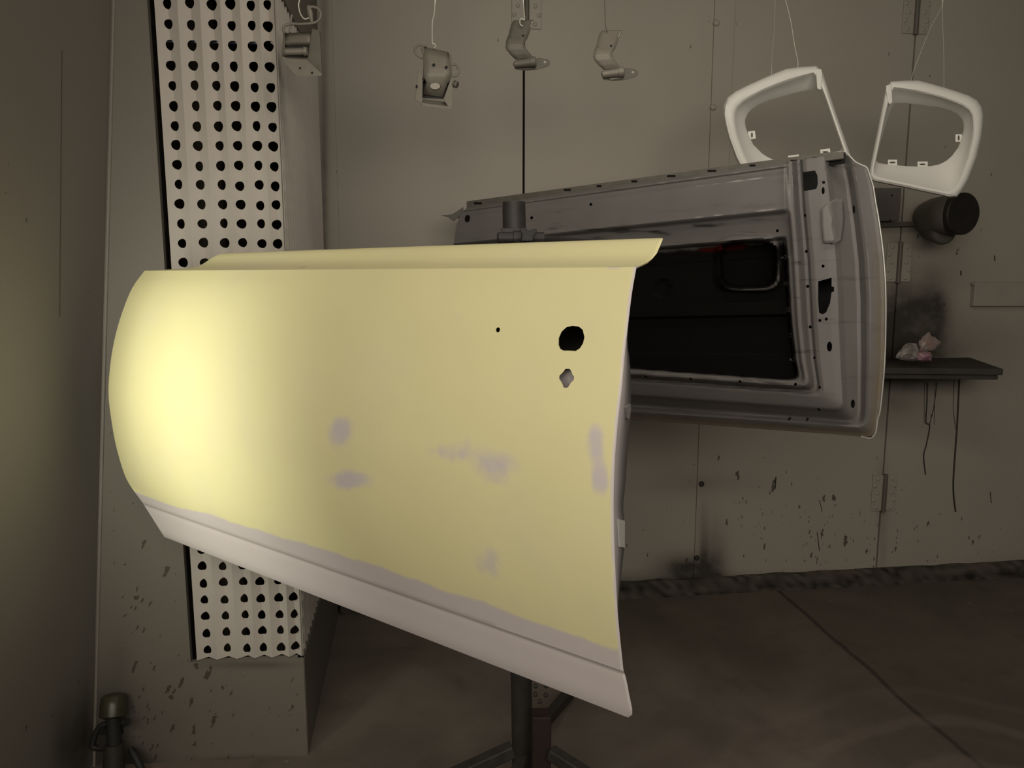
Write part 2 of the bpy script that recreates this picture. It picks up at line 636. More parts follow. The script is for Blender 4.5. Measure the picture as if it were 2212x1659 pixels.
# ------------------------------------------------------------------ left side: leaning wall, plenum, pleated filter
gl = [(330, 1560, 90, 60, .15), (240, 1520, 60, 70, .55), (300, 1650, 60, 40, .8), (200, 1640, 60, 50, .9), (560, 1645, 130, 10, .8), (260, 1420, 25, 60, .2), (545, 1436, 95, 8, .6), (190, 1480, 14, 90, .7), (120, 1520, 12, 130, .3)]
sl = [(320, 1500, 120, 150, .95), (520, 1560, 170, 100, 1.0), (290, 1300, 90, 130, .8), (290, 1120, 70, 90, .55)]
uL = along(FRONT, 160, 1640) - .12
uGap0 = along(FRONT, 320, 20)
uF0 = along(FRONT, 334, 20)
uF1 = float(np.dot(corner - FRONT.p, FRONT.t))
ZB, ZT = .322, .322 + 36.5 * .0522
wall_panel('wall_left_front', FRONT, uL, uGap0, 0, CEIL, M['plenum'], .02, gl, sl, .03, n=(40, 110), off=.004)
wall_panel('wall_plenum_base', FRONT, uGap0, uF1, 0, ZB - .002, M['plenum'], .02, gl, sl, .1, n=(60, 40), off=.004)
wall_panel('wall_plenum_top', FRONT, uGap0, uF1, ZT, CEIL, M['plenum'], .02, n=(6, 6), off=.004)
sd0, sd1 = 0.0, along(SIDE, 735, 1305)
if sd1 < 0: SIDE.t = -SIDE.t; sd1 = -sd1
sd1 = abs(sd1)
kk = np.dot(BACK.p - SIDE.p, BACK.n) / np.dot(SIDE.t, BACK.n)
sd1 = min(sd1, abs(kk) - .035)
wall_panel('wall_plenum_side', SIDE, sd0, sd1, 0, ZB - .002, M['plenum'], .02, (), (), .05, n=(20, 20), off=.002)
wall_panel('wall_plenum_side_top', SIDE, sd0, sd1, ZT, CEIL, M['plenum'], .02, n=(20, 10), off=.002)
# dark inside of the plenum
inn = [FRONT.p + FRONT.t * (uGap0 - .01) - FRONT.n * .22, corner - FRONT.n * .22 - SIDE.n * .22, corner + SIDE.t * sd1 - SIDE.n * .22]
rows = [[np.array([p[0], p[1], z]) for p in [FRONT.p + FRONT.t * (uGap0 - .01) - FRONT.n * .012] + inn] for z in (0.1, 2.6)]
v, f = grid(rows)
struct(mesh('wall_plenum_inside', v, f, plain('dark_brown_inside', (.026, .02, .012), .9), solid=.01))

fe = empty('pleated_filter', np.array([corner[0] - .15, corner[1], ZB]), 'white pleated paper filter with rows of round holes, wrapped around the corner', 'filter')


def pleats(name, p0, t, n, count, width, depth, z0, z1, rh, hr, jitter, flip=False):
    """zigzag sheet with one round hole on every valley fold of every cell"""
    V, F = [], []
    rowsn = 37
    for c in range(count):
        ww = width[c] if isinstance(width, list) else width
        ua = sum(width[:c]) if isinstance(width, list) else c * width
        wj = (random.random() - .5) * jitter
        for r in range(rowsn):
            zb, zt = z0 + r * rh, z0 + (r + 1) * rh
            zc = zb + rh * .5 + (random.random() - .5) * .004
            um = ua + ww * (.5) + wj
            rx = hr * (.80 + .30 * random.random())
            ry = hr * (1.0 + .12 * random.random())
            def pt(u, z):
                if u <= um: k = (um - u) / (um - ua)
                else: k = (u - um) / (ua + ww - um)
                return p0 + t * u + n * (depth * k) + np.array([0, 0, z - p0[2]])
            L = [pt(ua, zb), pt(um, zb)] + [pt(um - rx * math.sin(a), zc - ry * math.cos(a)) for a in np.linspace(0, math.pi, 9)] + [pt(um, zt), pt(ua, zt)]
            Rr = [pt(um, zb), pt(ua + ww, zb), pt(ua + ww, zt), pt(um, zt)] + [pt(um + rx * math.sin(a), zc + ry * math.cos(a)) for a in np.linspace(0, math.pi, 9)]
            k = len(V)
            V += L
            F.append(tuple(range(k, k + len(L))))
            k = len(V)
            V += Rr
            F.append(tuple(range(k, k + len(Rr))))
    return V, F


FWID = uF1 - uF0 - .005
wl = [1.12, 1.10, 1.0, .97, .97, .72]
wl = [x * FWID / sum(wl) for x in wl]
p0 = FRONT.p + FRONT.t * uF0 - FRONT.n * .022
p0 = np.array([p0[0], p0[1], ZB])
v, f = pleats('front', p0, FRONT.t, FRONT.n, 6, wl, .021, ZB, ZT, .0522, .0125, .004)
mesh('front_pleats', v, f, M['paper'], fe)
cs = corner + SIDE.t * .004 - SIDE.n * .022
p0 = np.array([cs[0], cs[1], ZB])
npl = int((sd1 - .01) / .05)
v, f = pleats('side', p0, SIDE.t, SIDE.n, npl, .05, .021, ZB, ZT, .0522, .0125, .004)
mesh('side_pleats', v, f, M['paper'], fe)
for zr in (FRONT.at(361, 78)[2], FRONT.at(500, 337)[2], FRONT.at(530, 1330)[2]):
    a = FRONT.p + FRONT.t * (uF0 - .01) - FRONT.n * .05
    b = FRONT.p + FRONT.t * (uF1 - .05) - FRONT.n * .05
    v, f = tube_vf([np.array([a[0], a[1], zr]), np.array([b[0], b[1], zr])], .004, 8)
    mesh('support_rod', v, f, M['rod'], fe, smooth=40)

# near left wall, leaning a little, running from the corner line towards the photographer
q0, q1 = FRONT.at(245, 0), FRONT.at(205, 1560)
dirL = (q0 - q1) / (q0[2] - q1[2])
def edgeL(z): return q1 + dirL * (z - q1[2])
rows, g, s = [], [], []
for z in np.linspace(CEIL, 0, 90):
    r = []
    for k in np.linspace(0, 1, 40):
        e_ = edgeL(z)
        a = e_ + np.array([.0, .03, 0])
        b = np.array([e_[0] - .34, -1.2, z])
        p = a + (b - a) * k ** 1.3
        r.append(np.array([p[0], p[1], z]))
        q = p - CAM
        dd = np.dot(q, FW)
        if dd > .3:
            px, py = 1106 + FPX * np.dot(q, RT) / dd, 829.5 - FPX * np.dot(q, UP) / dd
            g.append(min(1, blobs(px, py, [(170, 1620, 28, 90, .8), (125, 1560, 7, 110, .5), (140, 1610, 25, 70, .5), (190, 1560, 12, 90, .6)])))
            s.append(.02 + .35 * blobs(px, py, [(130, 1560, 90, 120, 1)]))
        else:
            g.append(0)
            s.append(0)
    rows.append(r)
v, f = grid(rows)
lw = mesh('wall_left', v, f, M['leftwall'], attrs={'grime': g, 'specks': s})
orient(lw, (0, 1, 1.3))
m = lw.modifiers.new('sheet', 'SOLIDIFY')
m.thickness = .015
m.offset = -1
struct(lw)
def left_at(z, pxw):
    e_ = edgeL(z)
    a = e_ + np.array([.0, .03, 0])
    b = np.array([e_[0] - .34, -1.2, z])
    lo_, hi_ = 0.0, .6
    for _ in range(40):
        k = (lo_ + hi_) / 2
        p = a + (b - a) * k
        q = np.array([p[0], p[1], z]) - CAM
        if 1106 + FPX * q[0] / np.dot(q, FW) > pxw: lo_ = k
        else: hi_ = k
    return np.array([p[0], p[1], z])
v, f = tube_vf([left_at(z, 128 + (z - 1.4) * 9) for z in np.linspace(1.36, 2.0, 12)], .0012, 6)
mesh('panel_seam', v, f, M['run'], lw)
# caulked edge of the left wall
v, f = tube_vf([edgeL(z) + np.array([.003, -.004, 0]) for z in np.linspace(.0, CEIL, 30)], .0045, 8)
struct(mesh('trim_3', v, f, plain('caulk_bead', (.195, .18, .155), .7), smooth=60))

# ------------------------------------------------------------------ front door (yellow outer skin towards us)
D1 = Plane(P(310, 585, 1.98), P(1375, 577, 1.131))
fd = empty('car_door', D1.at(1000, 1300, -.06), 'large yellow primed car door skin with grey lower edge in the foreground', 'car door')
mainL = [(0, 312, 585), (.06, 290, 615), (.17, 265, 672), (.30, 246, 740), (.42, 237, 800), (.52, 234.5, 850), (.64, 241, 910), (.78, 255, 980), (.90, 276, 1040), (1, 308, 1086)]
mainR = [(0, 1375, 577), (.05, 1367, 620), (.13, 1358, 690), (.21, 1350, 760), (.30, 1343, 840), (.40, 1334, 920), (.49, 1328, 1000), (.59, 1325.5, 1090), (.71, 1328, 1200), (.86, 1335, 1330), (1, 1347, 1450)]
nprof = [(0, .0), (.05, .020), (.12, .040), (.22, .058), (.34, .074), (.46, .082), (.56, .083), (.66, .078), (.78, .066), (.90, .046), (1, .024)]


def smooth_interp(v, tab, k):
    x = np.array([t[0] for t in tab], float)
    y = np.array([t[k] for t in tab], float)
    # monotone-ish cubic (finite-difference Hermite)
    m_ = np.gradient(y, x)
    i = min(len(x) - 2, max(0, int(np.searchsorted(x, v) - 1)))
    h = x[i + 1] - x[i]
    t = (v - x[i]) / h
    return ((2 * t ** 3 - 3 * t ** 2 + 1) * y[i] + (t ** 3 - 2 * t ** 2 + t) * h * m_[i] + (-2 * t ** 3 + 3 * t ** 2) * y[i + 1] + (t ** 3 - t ** 2) * h * m_[i + 1])


keys = []  # (L, R, n, zone, frac)
for L, Rr, n in [((484, 546.5), (1429, 514), -.105), ((480, 547.5), (1432, 515.5), -.092), ((472, 550), (1430.5, 520), -.086), ((458, 557), (1426, 531), -.077), ((446, 565), (1419, 547), -.066),
                 ((438, 570), (1410, 558), -.054), ((428, 575.5), (1400, 565.5), -.038), ((408, 579.5), (1388, 571), -.020)]:
    keys.append((L, Rr, n, 'shoulder', 0))
NM = 84
for i in range(NM + 1):
    vv = i / NM
    keys.append(((smooth_interp(vv, mainL, 1), smooth_interp(vv, mainL, 2)), (smooth_interp(vv, mainR, 1), smooth_interp(vv, mainR, 2)), smooth_interp(vv, nprof, 1), 'main', vv))
for k, n in [(.02, .0215), (.05, .0170), (.09, .0152), (.11, .0150), (.3, .0108), (.45, .0075), (.6, .0045), (.8, .0005), (.94, -.0035), (1.0, -.008)]:
    L = np.array([308, 1086]) + (np.array([355, 1160]) - np.array([308, 1086])) * k
    Rr = np.array([interp(k, [(0, 1347), (.15, 1353), (.5, 1359), (.8, 1365.5), (.94, 1365.5), (1, 1357)]), 1450 + 100 * k])
    keys.append((tuple(L), tuple(Rr), n, 'sill', k))
us = sorted(set(list(np.linspace(0, 1, 131)) + list(np.linspace(0, .03, 7)) + list(np.linspace(.985, 1, 7))))
patches = [(735, 933, 30, 36, 1.0), (752, 1036, 50, 25, 1.0), (1076, 1008, 46, 44, .8), (975, 975, 60, 32, .55), (1288, 950, 22, 45, .85), (1296, 1035, 24, 38, .95), (1060, 1212, 36, 42, .7), (505, 605, 22, 6, .5),
           (970, 675, 80, 30, .25), (1335, 580, 38, 5, .9), (1150, 526, 120, 5, .5), (700, 537, 110, 5, .35)]
rows, prim, bare = [], [], []
edgeR, edgeL_ = [], []
for (L, Rr, n, zone, fr) in keys:
    r = []
    for u in us:
        x, y = L[0] + (Rr[0] - L[0]) * u, L[1] + (Rr[1] - L[1]) * u
        nn = n
        if zone == 'main':
            if u < .05: nn -= .020 * (1 - u / .05) ** 2 * math.sin(math.pi * min(1, fr + .05)) ** .5
        if u > .993: nn -= .003 * ((u - .993) / .007) ** 2
        r.append(D1.at(x, y, nn))
        pm = blobs(x, y, patches)
        if zone == 'sill': pm = 1.2
        if zone == 'main':
            dl = (1086 + (x - 308) / (1347 - 308) * 364) - y
            wd = 16 + 26 * min(1, max(0, (x - 300) / 500)) + 7 * noise.noise(Vector((x * .012, 0, 3)))
            pm += 1.1 * (1 - sstep(wd * .72, wd * 1.2, dl))
            if u > .994: pm += .8
        prim.append(pm)
        bare.append(blobs(x, y, [(1342, 579.5, 7, 1.6, 1), (655, 578, 9, 2, .9), (1330, 985, 5, 30, .6 if zone == 'main' else 0)]))
    rows.append(r)
    edgeR.append((Rr, n, zone))
v, f = grid(rows)
skin = mesh('outer_skin', v, f, M['yellow'], fd, attrs={'primer': prim, 'bare': bare})
orient(skin, CAM)
m = skin.modifiers.new('sheet', 'SOLIDIFY')
m.thickness = .0025
m.offset = -1


def plane_prism(pl, poly, n, d0, d1):
    return prism_vf([pl.at(x, y, n + d1) for x, y in poly], [pl.at(x, y, n) - pl.n * d0 for x, y in poly])


hole = [(1189, 748), (1188, 733), (1193, 719), (1203, 709), (1216, 706), (1230, 708), (1239, 715), (1244, 731), (1242, 744), (1236, 755), (1227, 761), (1212, 760), (1200, 760), (1193, 756)]
lock = [(1203, 800), (1212, 800), (1216, 805), (1219, 812), (1223, 817), (1223, 824), (1218, 829), (1214, 835), (1211, 841), (1202, 841), (1199, 834), (1195, 827), (1191, 822), (1191, 815), (1196, 810), (1200, 805)]
small = circ(1057, 714.5, 4.6, 5.6)
cuts = join(plane_prism(D1, hole, .066, .03, .03), plane_prism(D1, lock, .077, .03, .03), plane_prism(D1, small, .062, .03, .03))
cut(skin, cuts)
skin.data.shade_smooth()
skin.data.set_sharp_from_angle(angle=math.radians(24))

# inner structure of that door: edge face with bracket slots and a closing inner panel
jo = [(577, 1372), (640, 1358), (740, 1352), (790, 1359), (850, 1360.5), (900, 1360), (945, 1356), (990, 1352), (1040, 1349), (1085, 1344), (1110, 1344), (1125, 1347), (1180, 1347), (1210, 1343), (1260, 1337), (1330, 1331), (1450, 1339), (1500, 1350)]
outer, innr = [], []
for (Rr, n, zone) in edgeR[9:-4:2]:
    outer.append(D1.at(Rr[0] - 3, Rr[1], n - .006))
    innr.append(D1.at(interp(Rr[1], jo), Rr[1], -.115 + .25 * n))
mid = [a + (b - a) * .5 for a, b in zip(outer, innr)]
v, f = grid(list(zip(outer, mid, innr)))
jamb_m = plain('lavender_grey_primer', (.36, .335, .34), .5, var=.08)
jb = mesh('edge_face', v, f, jamb_m, fd, smooth=40, solid=.002)
jslot = []
ip = [(q, D1.at(interp(y, jo) - 180, y, -.115)) for q, y in zip(innr, [e[0][1] for e in edgeR[9:-4:2]])]
rows = []
for (q, _), (Rr, n, zone) in zip(ip, edgeR[9:-4:2]):
    Lp = None
    i = edgeR.index((Rr, n, zone))
    L = keys[i][0]
    a = D1.at(L[0] + 40, L[1] + 4, -.09)
    rows.append([q + (a - q) * k for k in np.linspace(0, 1, 24)])
v, f = grid(rows)
inner1 = mesh('inner_panel', v, f, plain('bare_inner_metal', (.07, .065, .06), .7), fd, smooth=40, solid=.002)
v, f = plane_prism(D1, circ(1210, 822, 40, 40, 14), .046, .003, .0)
mesh('lock_hole_backing', v, f, jamb_m, fd)  # added grey plate so the lock hole looks lighter inside
# slots and brackets in the edge face
def jpoly(pts, name, mat, off0, off1):
    """pts: (t 0..1 across the edge face, pixel row y)"""
    V1, V2 = [], []
    ysr = [e[0][1] for e in edgeR[9:-4:2]]
    def at(t, y):
        o_ = np.array([np.interp(y, ysr, [q[k] for q in outer]) for k in range(3)])
        i_ = np.array([np.interp(y, ysr, [q[k] for q in innr]) for k in range(3)])
        return o_ + (i_ - o_) * t
    for t, y in pts:
        p = at(t, y)
        V1.append(p + D1.t * off1 * sgn)
        V2.append(p + D1.t * off0 * sgn)
    v, f = prism_vf(V1, V2)
    return mesh(name, v, f, mat, fd)
sgn = 1 if D1.t[0] > 0 else -1
jpoly([(.25, 935), (.62, 935), (.5, 980), (.3, 1030), (.12, 1030), (.15, 980)], 'latch_slot', M['dark'], -.001, .0015)
jpoly([(.35, 880), (.75, 872), (.8, 885), (.68, 905), (.5, 902)], 'striker_guide', jamb_m, -.001, .006)
jpoly([(.3, 1112), (1, 1114), (1, 1122), (.3, 1117)], 'bracket_edge', M['dark'], -.001, .002)
jpoly([(.3, 1120), (.95, 1124), (.95, 1182), (.4, 1180)], 'hinge_plate', M['white'], -.001, .004)

# ------------------------------------------------------------------ back door (inside face towards us)
D2 = Plane(P(1010, 440, 2.85), P(1740, 345, 2.05))
bd = empty('car_door', D2.at(1500, 900, -.08), 'grey car door shell behind, showing its hollow black inner side', 'car door')
TOPL = [(978, 452), (1012, 447), (1718, 347), (1790, 334), (1822, 331), (1848, 352), (1872, 363)]
OUT = [(331, 1824), (352, 1848), (363, 1872), (400, 1884), (480, 1898), (560, 1908), (650, 1912.5), (780, 1910), (880, 1901), (932, 1892), (948, 1884)]
def yb(x): return 905 + (x - 1358) * .0728
def yt(x): return interp(x, [(978, 452), (1012, 447), (1718, 347), (1900, 322)])
def xr(y): return interp(y, [(300, 1868), (363, 1874)] + OUT[3:])
def smin(a, b, k):
    h = max(k - abs(a - b), 0) / k
    return min(a, b) - h * h * h * k / 6
EPROF = [(-.1, -.135), (0, -.128), (.04, -.124), (.10, -.112), (.155, -.100), (.19, -.103), (.25, -.124), (.29, -.120), (.42, -.078), (.48, -.052), (.56, -.046), (.70, -.038), (.74, -.040), (.765, -.054), (.80, -.052), (.835, -.020), (.86, -.002), (.90, .0), (.93, -.010), (1.0, -.014), (1.5, -.014)]
TPROF = [(-10, -.03), (0, -.028), (6, -.001), (9, .001), (13, -.004), (17, .0), (28, .0), (34, .003), (96, .016), (101, .019), (105, .016), (113, -.010), (128, -.018), (165, -.020), (200, -.020)]


XI = [(331, 1706), (350, 1707), (450, 1711), (560, 1720), (700, 1728), (780, 1736), (850, 1749), (946, 1768)]
def xi(y): return interp(y, XI)


def n2(x, y):
    e_r = .88 * (xr(y) - x) / (xr(y) - xi(y))
    e_b = (yb(x) - y) / 112
    e = smin(e_r, e_b, .25)
    s = (yb(x) - yt(x)) / 586
    t = (y - yt(x)) / s
    n = interp(e, EPROF)
    tn = interp(t, TPROF)
    if e > .86: n = n + (tn - (-.014)) * sstep(.89, .96, e) if t < 205 else n
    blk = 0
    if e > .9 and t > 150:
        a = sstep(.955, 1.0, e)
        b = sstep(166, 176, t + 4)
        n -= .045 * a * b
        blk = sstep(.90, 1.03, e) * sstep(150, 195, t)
        # faint pressings inside the recess
        n += .02 * sstep(300, 306, t) * (1 - sstep(332, 338, t)) * a
        n += .012 * sstep(420, 425, t) * a
        rr = (abs((x - 1617) / 60) ** 4 + abs((y - 570) / 51) ** 4) ** .25
        n -= .05 * (1 - sstep(.94, 1.0, rr)) * a
        n += .024 * (1 - sstep(1.08, 1.26, rr)) * sstep(.9, 1.0, rr) * a
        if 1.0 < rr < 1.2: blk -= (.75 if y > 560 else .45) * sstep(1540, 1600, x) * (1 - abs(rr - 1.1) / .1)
        dx = math.hypot((x - 1432) / 15, (y - 623) / 20)
        n -= .012 * (1 - sstep(.9, 1.1, dx))
    if y < 440 and x > 1722:
        n -= .012 * sstep(1722, 1730, x) * (1 - sstep(425, 440, y)) * 0
    return n, blk, e, t


# rows between top and bottom, right boundary follows the outline
rows, blk, scf, rst, red, worn = [], [], [], [], [], []
VS = sorted(set(list(np.linspace(0, 1, 190))))
for vv in VS:
    r = []
    # the top edge runs left to right as TOPL; the outline continues down the right side
    yR = 331 + (946 - 331) * vv
    xR = interp(yR, OUT) if yR > 331 else 1824
    for k, uu in enumerate(np.concatenate([np.linspace(0, .72, 110, endpoint=False), np.linspace(.72, 1, 130)])):
        # breakpoint column at x=1718
        if uu <= .72:
            yl = yt(1718) + (yb(1718) - yt(1718)) * vv
            xb = xi(yl) - .11 * (xr(yl) - xi(yl))
            xl = interp(445 + 433 * vv, [(445, 1009), (454, 1001), (462, 993), (480, 986), (530, 979), (900, 985)])
            x = xl + (xb - xl) * uu / .72
            y = yt(x) + (yb(x) - yt(x)) * vv
        else:
            q = (uu - .72) / .28
            yl = yt(xb) + (yb(xb) - yt(xb)) * vv
            x = xb + (xR - xb) * q
            y = yl + (yR - yl) * q
        n, b_, e, t = n2(x, y)
        r.append(D2.at(x, y, n))
        blk.append(b_)
        sc_ = blobs(x, y, [(1480, 420, 60, 14, 1), (1540, 415, 30, 10, 1), (1500, 500, 160, 22, .9), (1200, 500, 180, 40, .4), (1770, 730, 40, 25, .8), (1790, 460, 40, 30, .5), (1620, 822, 60, 12, .9), (1730, 400, 20, 60, .6), (1730, 600, 18, 200, .7), (1640, 490, 60, 12, 1)])
        scf.append(min(1, sc_ + .22))
        rst.append(min(1, (1 - sstep(.05, .14, e)) * sstep(450, 700, y)))
        wn = max(0, 1 - abs(t - 27) / 2.5) * sstep(1470, 1520, x) * (1 - sstep(1640, 1670, x)) + max(0, 1 - abs(t - 101) / 3) * sstep(1440, 1500, x) * (1 - sstep(1685, 1700, x))
        wn += max(0, 1 - abs(e - .905) / .02) * .5 * (1 - sstep(420, 560, y)) + .5 * max(0, 1 - abs(t - 8) / 4) * (1 if e > .9 else 0)
        worn.append(wn * (.55 + .8 * noise.noise(Vector((x * .05, y * .03, 9)))))
        red.append(blobs(x, y, [(1585, 532, 35, 9, 1.0), (1530, 540, 40, 9, .6)]))
    rows.append(r)
v, f = grid(rows)
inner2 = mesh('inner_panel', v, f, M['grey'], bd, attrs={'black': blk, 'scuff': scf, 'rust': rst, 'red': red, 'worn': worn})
orient(inner2, CAM)
m = inner2.modifiers.new('sheet', 'SOLIDIFY')
m.thickness = .002
m.offset = -1
holes = []
def addhole(poly):
    cx, cy = sum(p[0] for p in poly) / len(poly), sum(p[1] for p in poly) / len(poly)
    n = n2(cx, cy)[0]
    holes.append(plane_prism(D2, poly, n, .035, .028))
def rrect(x0, y0, x1, y1, r, n=5):
    out = []
    for cx, cy, a0 in ((x1 - r, y0 + r, -90), (x1 - r, y1 - r, 0), (x0 + r, y1 - r, 90), (x0 + r, y0 + r, 180)):
        for k in range(n):
            a = math.radians(a0 + 90 * k / (n - 1))
            out.append((cx + r * math.cos(a), cy + r * math.sin(a)))
    return out
addhole([(1728, 371), (1755, 367), (1760, 378), (1761, 396), (1758, 407), (1745, 410), (1729, 412)])
addhole([(1763, 608), (1791, 600), (1791, 619), (1796, 620), (1796, 630), (1791, 632), (1788, 655), (1780, 675), (1772, 680), (1765, 676), (1763, 650)])
for q in [(1787, 750, 5.5, 11), (1773, 411, 3.2, 8), (1841, 452, 3.4, 9.5), (1836, 875, 3.4, 9.5)]:
    addhole(circ(q[0], q[1], q[2], q[3], 12))
for q in [(1735, 465), (1737, 543), (1738, 619), (1745, 707), (1755, 774), (1767, 838), (1765, 886), (1690, 556), (1694, 613), (1698, 669), (1703, 725), (1708, 778), (1713, 832), (1593, 826), (1488, 820), (1391, 815),
          (1773, 575), (1766, 693), (1780, 690), (1774, 393), (1738, 908), (1699, 907), (1674, 498), (1270, 441), (1142, 470)]:
    addhole(circ(q[0], q[1], 3.4, 3.6, 8))
addhole(circ(1003, 472, 6, 8.5, 12))
cut(inner2, join(*holes))
inner2.data.shade_smooth()
inner2.data.set_sharp_from_angle(angle=math.radians(40))

# outer window channel standing up behind the inner top edge
CH_T = [(1008, 435), (1716, 338.5), (1790, 329), (1822, 328)]
up, lo = [], []
for x in np.linspace(1008, 1822, 60):
    up.append(D2.at(x, interp(x, CH_T), -.062))
    lo.append(D2.at(x, yt(x) + (9 if x < 1716 else 9), -.052))
v, f = grid([up, lo])
ch = mesh('window_channel', v, f, plain('worn_channel_paint', (.125, .116, .10), .6, var=.35, scale=40), bd)
orient(ch, CAM)
m = ch.modifiers.new('sheet', 'SOLIDIFY')
m.thickness = .004
m.offset = -1
hs = []
for x, y, rx in [(1028, 438, 9), (1221, 409, 8), (1290, 400.5, 6), (1366, 390.5, 7), (1446, 379, 10), (1534, 367.5, 10), (1622, 356, 7), (1712, 346, 8), (1738, 343, 2.6), (1760, 340, 8)]:
    hs.append(plane_prism(D2, rrect(x - rx, y - 1.6, x + rx, y + 3.4, 2.2, 3), -.058, .02, .02))
cut(ch, join(*hs))
v, f = grid([[q - D2.n * .016 + np.array([0, 0, .0006]) for q in up], [q - D2.n * .016 - np.array([0, 0, .012]) for q in lo]])
mesh('channel_back', v, f, M['dark'], bd)
# worn bright edge all round the right side
pts = [(1790, 331), (1824, 329), (1836, 338), (1848, 350), (1862, 357), (1873, 363), (1880, 383), (1886, 402), (1892, 440), (1899, 480), (1909, 560), (1913.5, 650), (1911, 780), (1902, 880), (1896, 905), (1892, 932), (1886, 943), (1878, 947), (1860, 943)]
v, f = tube_vf(spline([D2.at(x, y, -.127) for x, y in pts], 4), .0022, 8)
mesh('hem_edge', v, f, M['hem'], bd, smooth=60)['label'] = 'bare bright metal hem'
# outer skin behind
rows = []
for vv in np.linspace(0, 1, 20):
    r = []
    yR = 331 + (944 - 331) * vv
    xR = interp(yR, OUT) - 3
    for uu in np.linspace(0, 1, 30):
        xl = 986
        yl = yt(986) + (yb(986) - yt(986)) * vv
        x = xl + (xR - xl) * uu
        y = yl + (yR - yl) * uu + (6 * (1 - uu) if vv == 0 else 0)
        bul = -.131 - .085 * math.sin(math.pi * vv) * (1 - uu ** 3)
        r.append(D2.at(1300, 700, 0) * 0 + (D2.at(x, y, -.131) + D2.n * (bul + .131)))
    rows.append(r)
v, f = grid(rows)
mesh('outer_skin', v, f, plain('dark_backside_paint', (.03, .029, .028), .8), bd, smooth=40, solid=.002)
# raised stiffener plate on the edge face, ridge lines, corner tip
poly = [(1774, 452), (1790, 437), (1822, 428), (1825, 470), (1820, 521), (1806, 524), (1779, 526), (1775, 490)]
rr_ = []
for y in np.linspace(430, 525, 14):
    xa = interp(y, [(430, 1806), (438, 1789), (452, 1774), (490, 1775), (525, 1779)])
    xb_ = interp(y, [(430, 1821), (470, 1825), (521, 1819), (525, 1806)])
    rr_.append([D2.at(x, y, n2(x, y)[0] + .010) for x in np.linspace(xa, xb_, 10)])
v, f = grid(rr_)
orient(mesh('stiffener_plate', v, f, plain('grey_primer_plate', (.185, .175, .17), .5, var=.15), bd, smooth=40, solid=.009), CAM)
poly = [(951, 465.5), (976, 463), (991, 454), (1001, 447), (1002, 461), (992, 468), (981, 478), (973, 474), (969, 469)]
v, f = prism_vf([D2.at(x, y, -.03) for x, y in poly], [D2.at(x, y, -.06) for x, y in poly])
mesh('corner_flange', v, f, plain('grey_primer_corner', (.17, .16, .15), .6), bd, bevel=.002)
poly = [(1790, 331), (1806, 328), (1806, 332), (1790, 335)]

# ------------------------------------------------------------------ stand that carries the doors
SD = 2.0
px0 = P(1110, 500, SD)
st = empty('door_stand', (px0[0], px0[1], 0), 'dark steel stand with post and folding legs that carries both doors', 'stand')
bx, by = px0[0], px0[1]
top = P(1110, 437, SD)[2]
bq = P(1128, 1560, SD)
sl_ = (bq[0] - bx) / (top - bq[2])
v, f = lathe_vf((bx + sl_ * (top - .05), by, .05), (bx, by, top), [(0, .029), (.985, .029), (1, .028), (1.0001, .022)], 24)
mesh('post', v, f, M['darkmetal'], st, smooth=40)
v, f = box_vf((bx, by, P(1110, 502, SD)[2]), (.031, 0, 0), (0, .031, 0), (0, 0, .010))
mesh('collar', v, f, M['darkmetal'], st, bevel=.003)
ct = P(1075, 514, SD - .045)
ce = P(1310, 526, SD + .02)
v, f = lathe_vf(ct, ct + (P(1175, 514, SD - .04) - ct), [(0, .0125), (.02, .0145), (.33, .0145), (.34, .018), (.5, .018), (.51, .0145), (1, .0145)], 18)
clt = mesh('clamp_tube', v, f, M['darkmetal'], st, smooth=40)
v, f = tube_vf([ct - (P(1175, 514, SD - .04) - ct) * .012, ct], .010, 14)
mesh('bore', v, f, M['dark'], clt)
v, f = lathe_vf(P(1130, 516, SD - .04), P(1290, 527, SD + .3), [(0, .012), (.4, .012), (1, .012)], 14)
mesh('support_arm', v, f, M['darkmetal'], st, smooth=40)
a2 = D2.at(1290, 640, -.03)
v, f = tube_vf([(bx, by, 1.44), (bx + .05, by + .05, 1.42), a2 - np.array([0, 0, 0])], .011, 12)
mesh('support_arm', v, f, M['darkmetal'], st, smooth=40)
a1 = D1.at(1000, 800, -.125)
v, f = tube_vf([(bx, by, 1.30), a1], .012, 12)
mesh('support_arm', v, f, M['darkmetal'], st, smooth=40)
# wing knob
kn = SD - .085
wing = [(1126, 521), (1127, 505), (1122, 497), (1123, 492), (1130, 491), (1137, 494), (1142, 499), (1148, 499), (1152, 495), (1157, 494), (1160, 498), (1158, 504), (1153, 509), (1151, 521)]
v, f = prism_vf([P(x, y, kn) for x, y in wing], [P(x, y, kn + .012) for x, y in wing])
wk = mesh('wing_knob', v, f, M['blackpaint'], st, bevel=.002)
v, f = tube_vf([P(1139, 514, kn), P(1139, 514, kn + .05)], .008, 12)
mesh('stem', v, f, M['darkmetal'], wk)
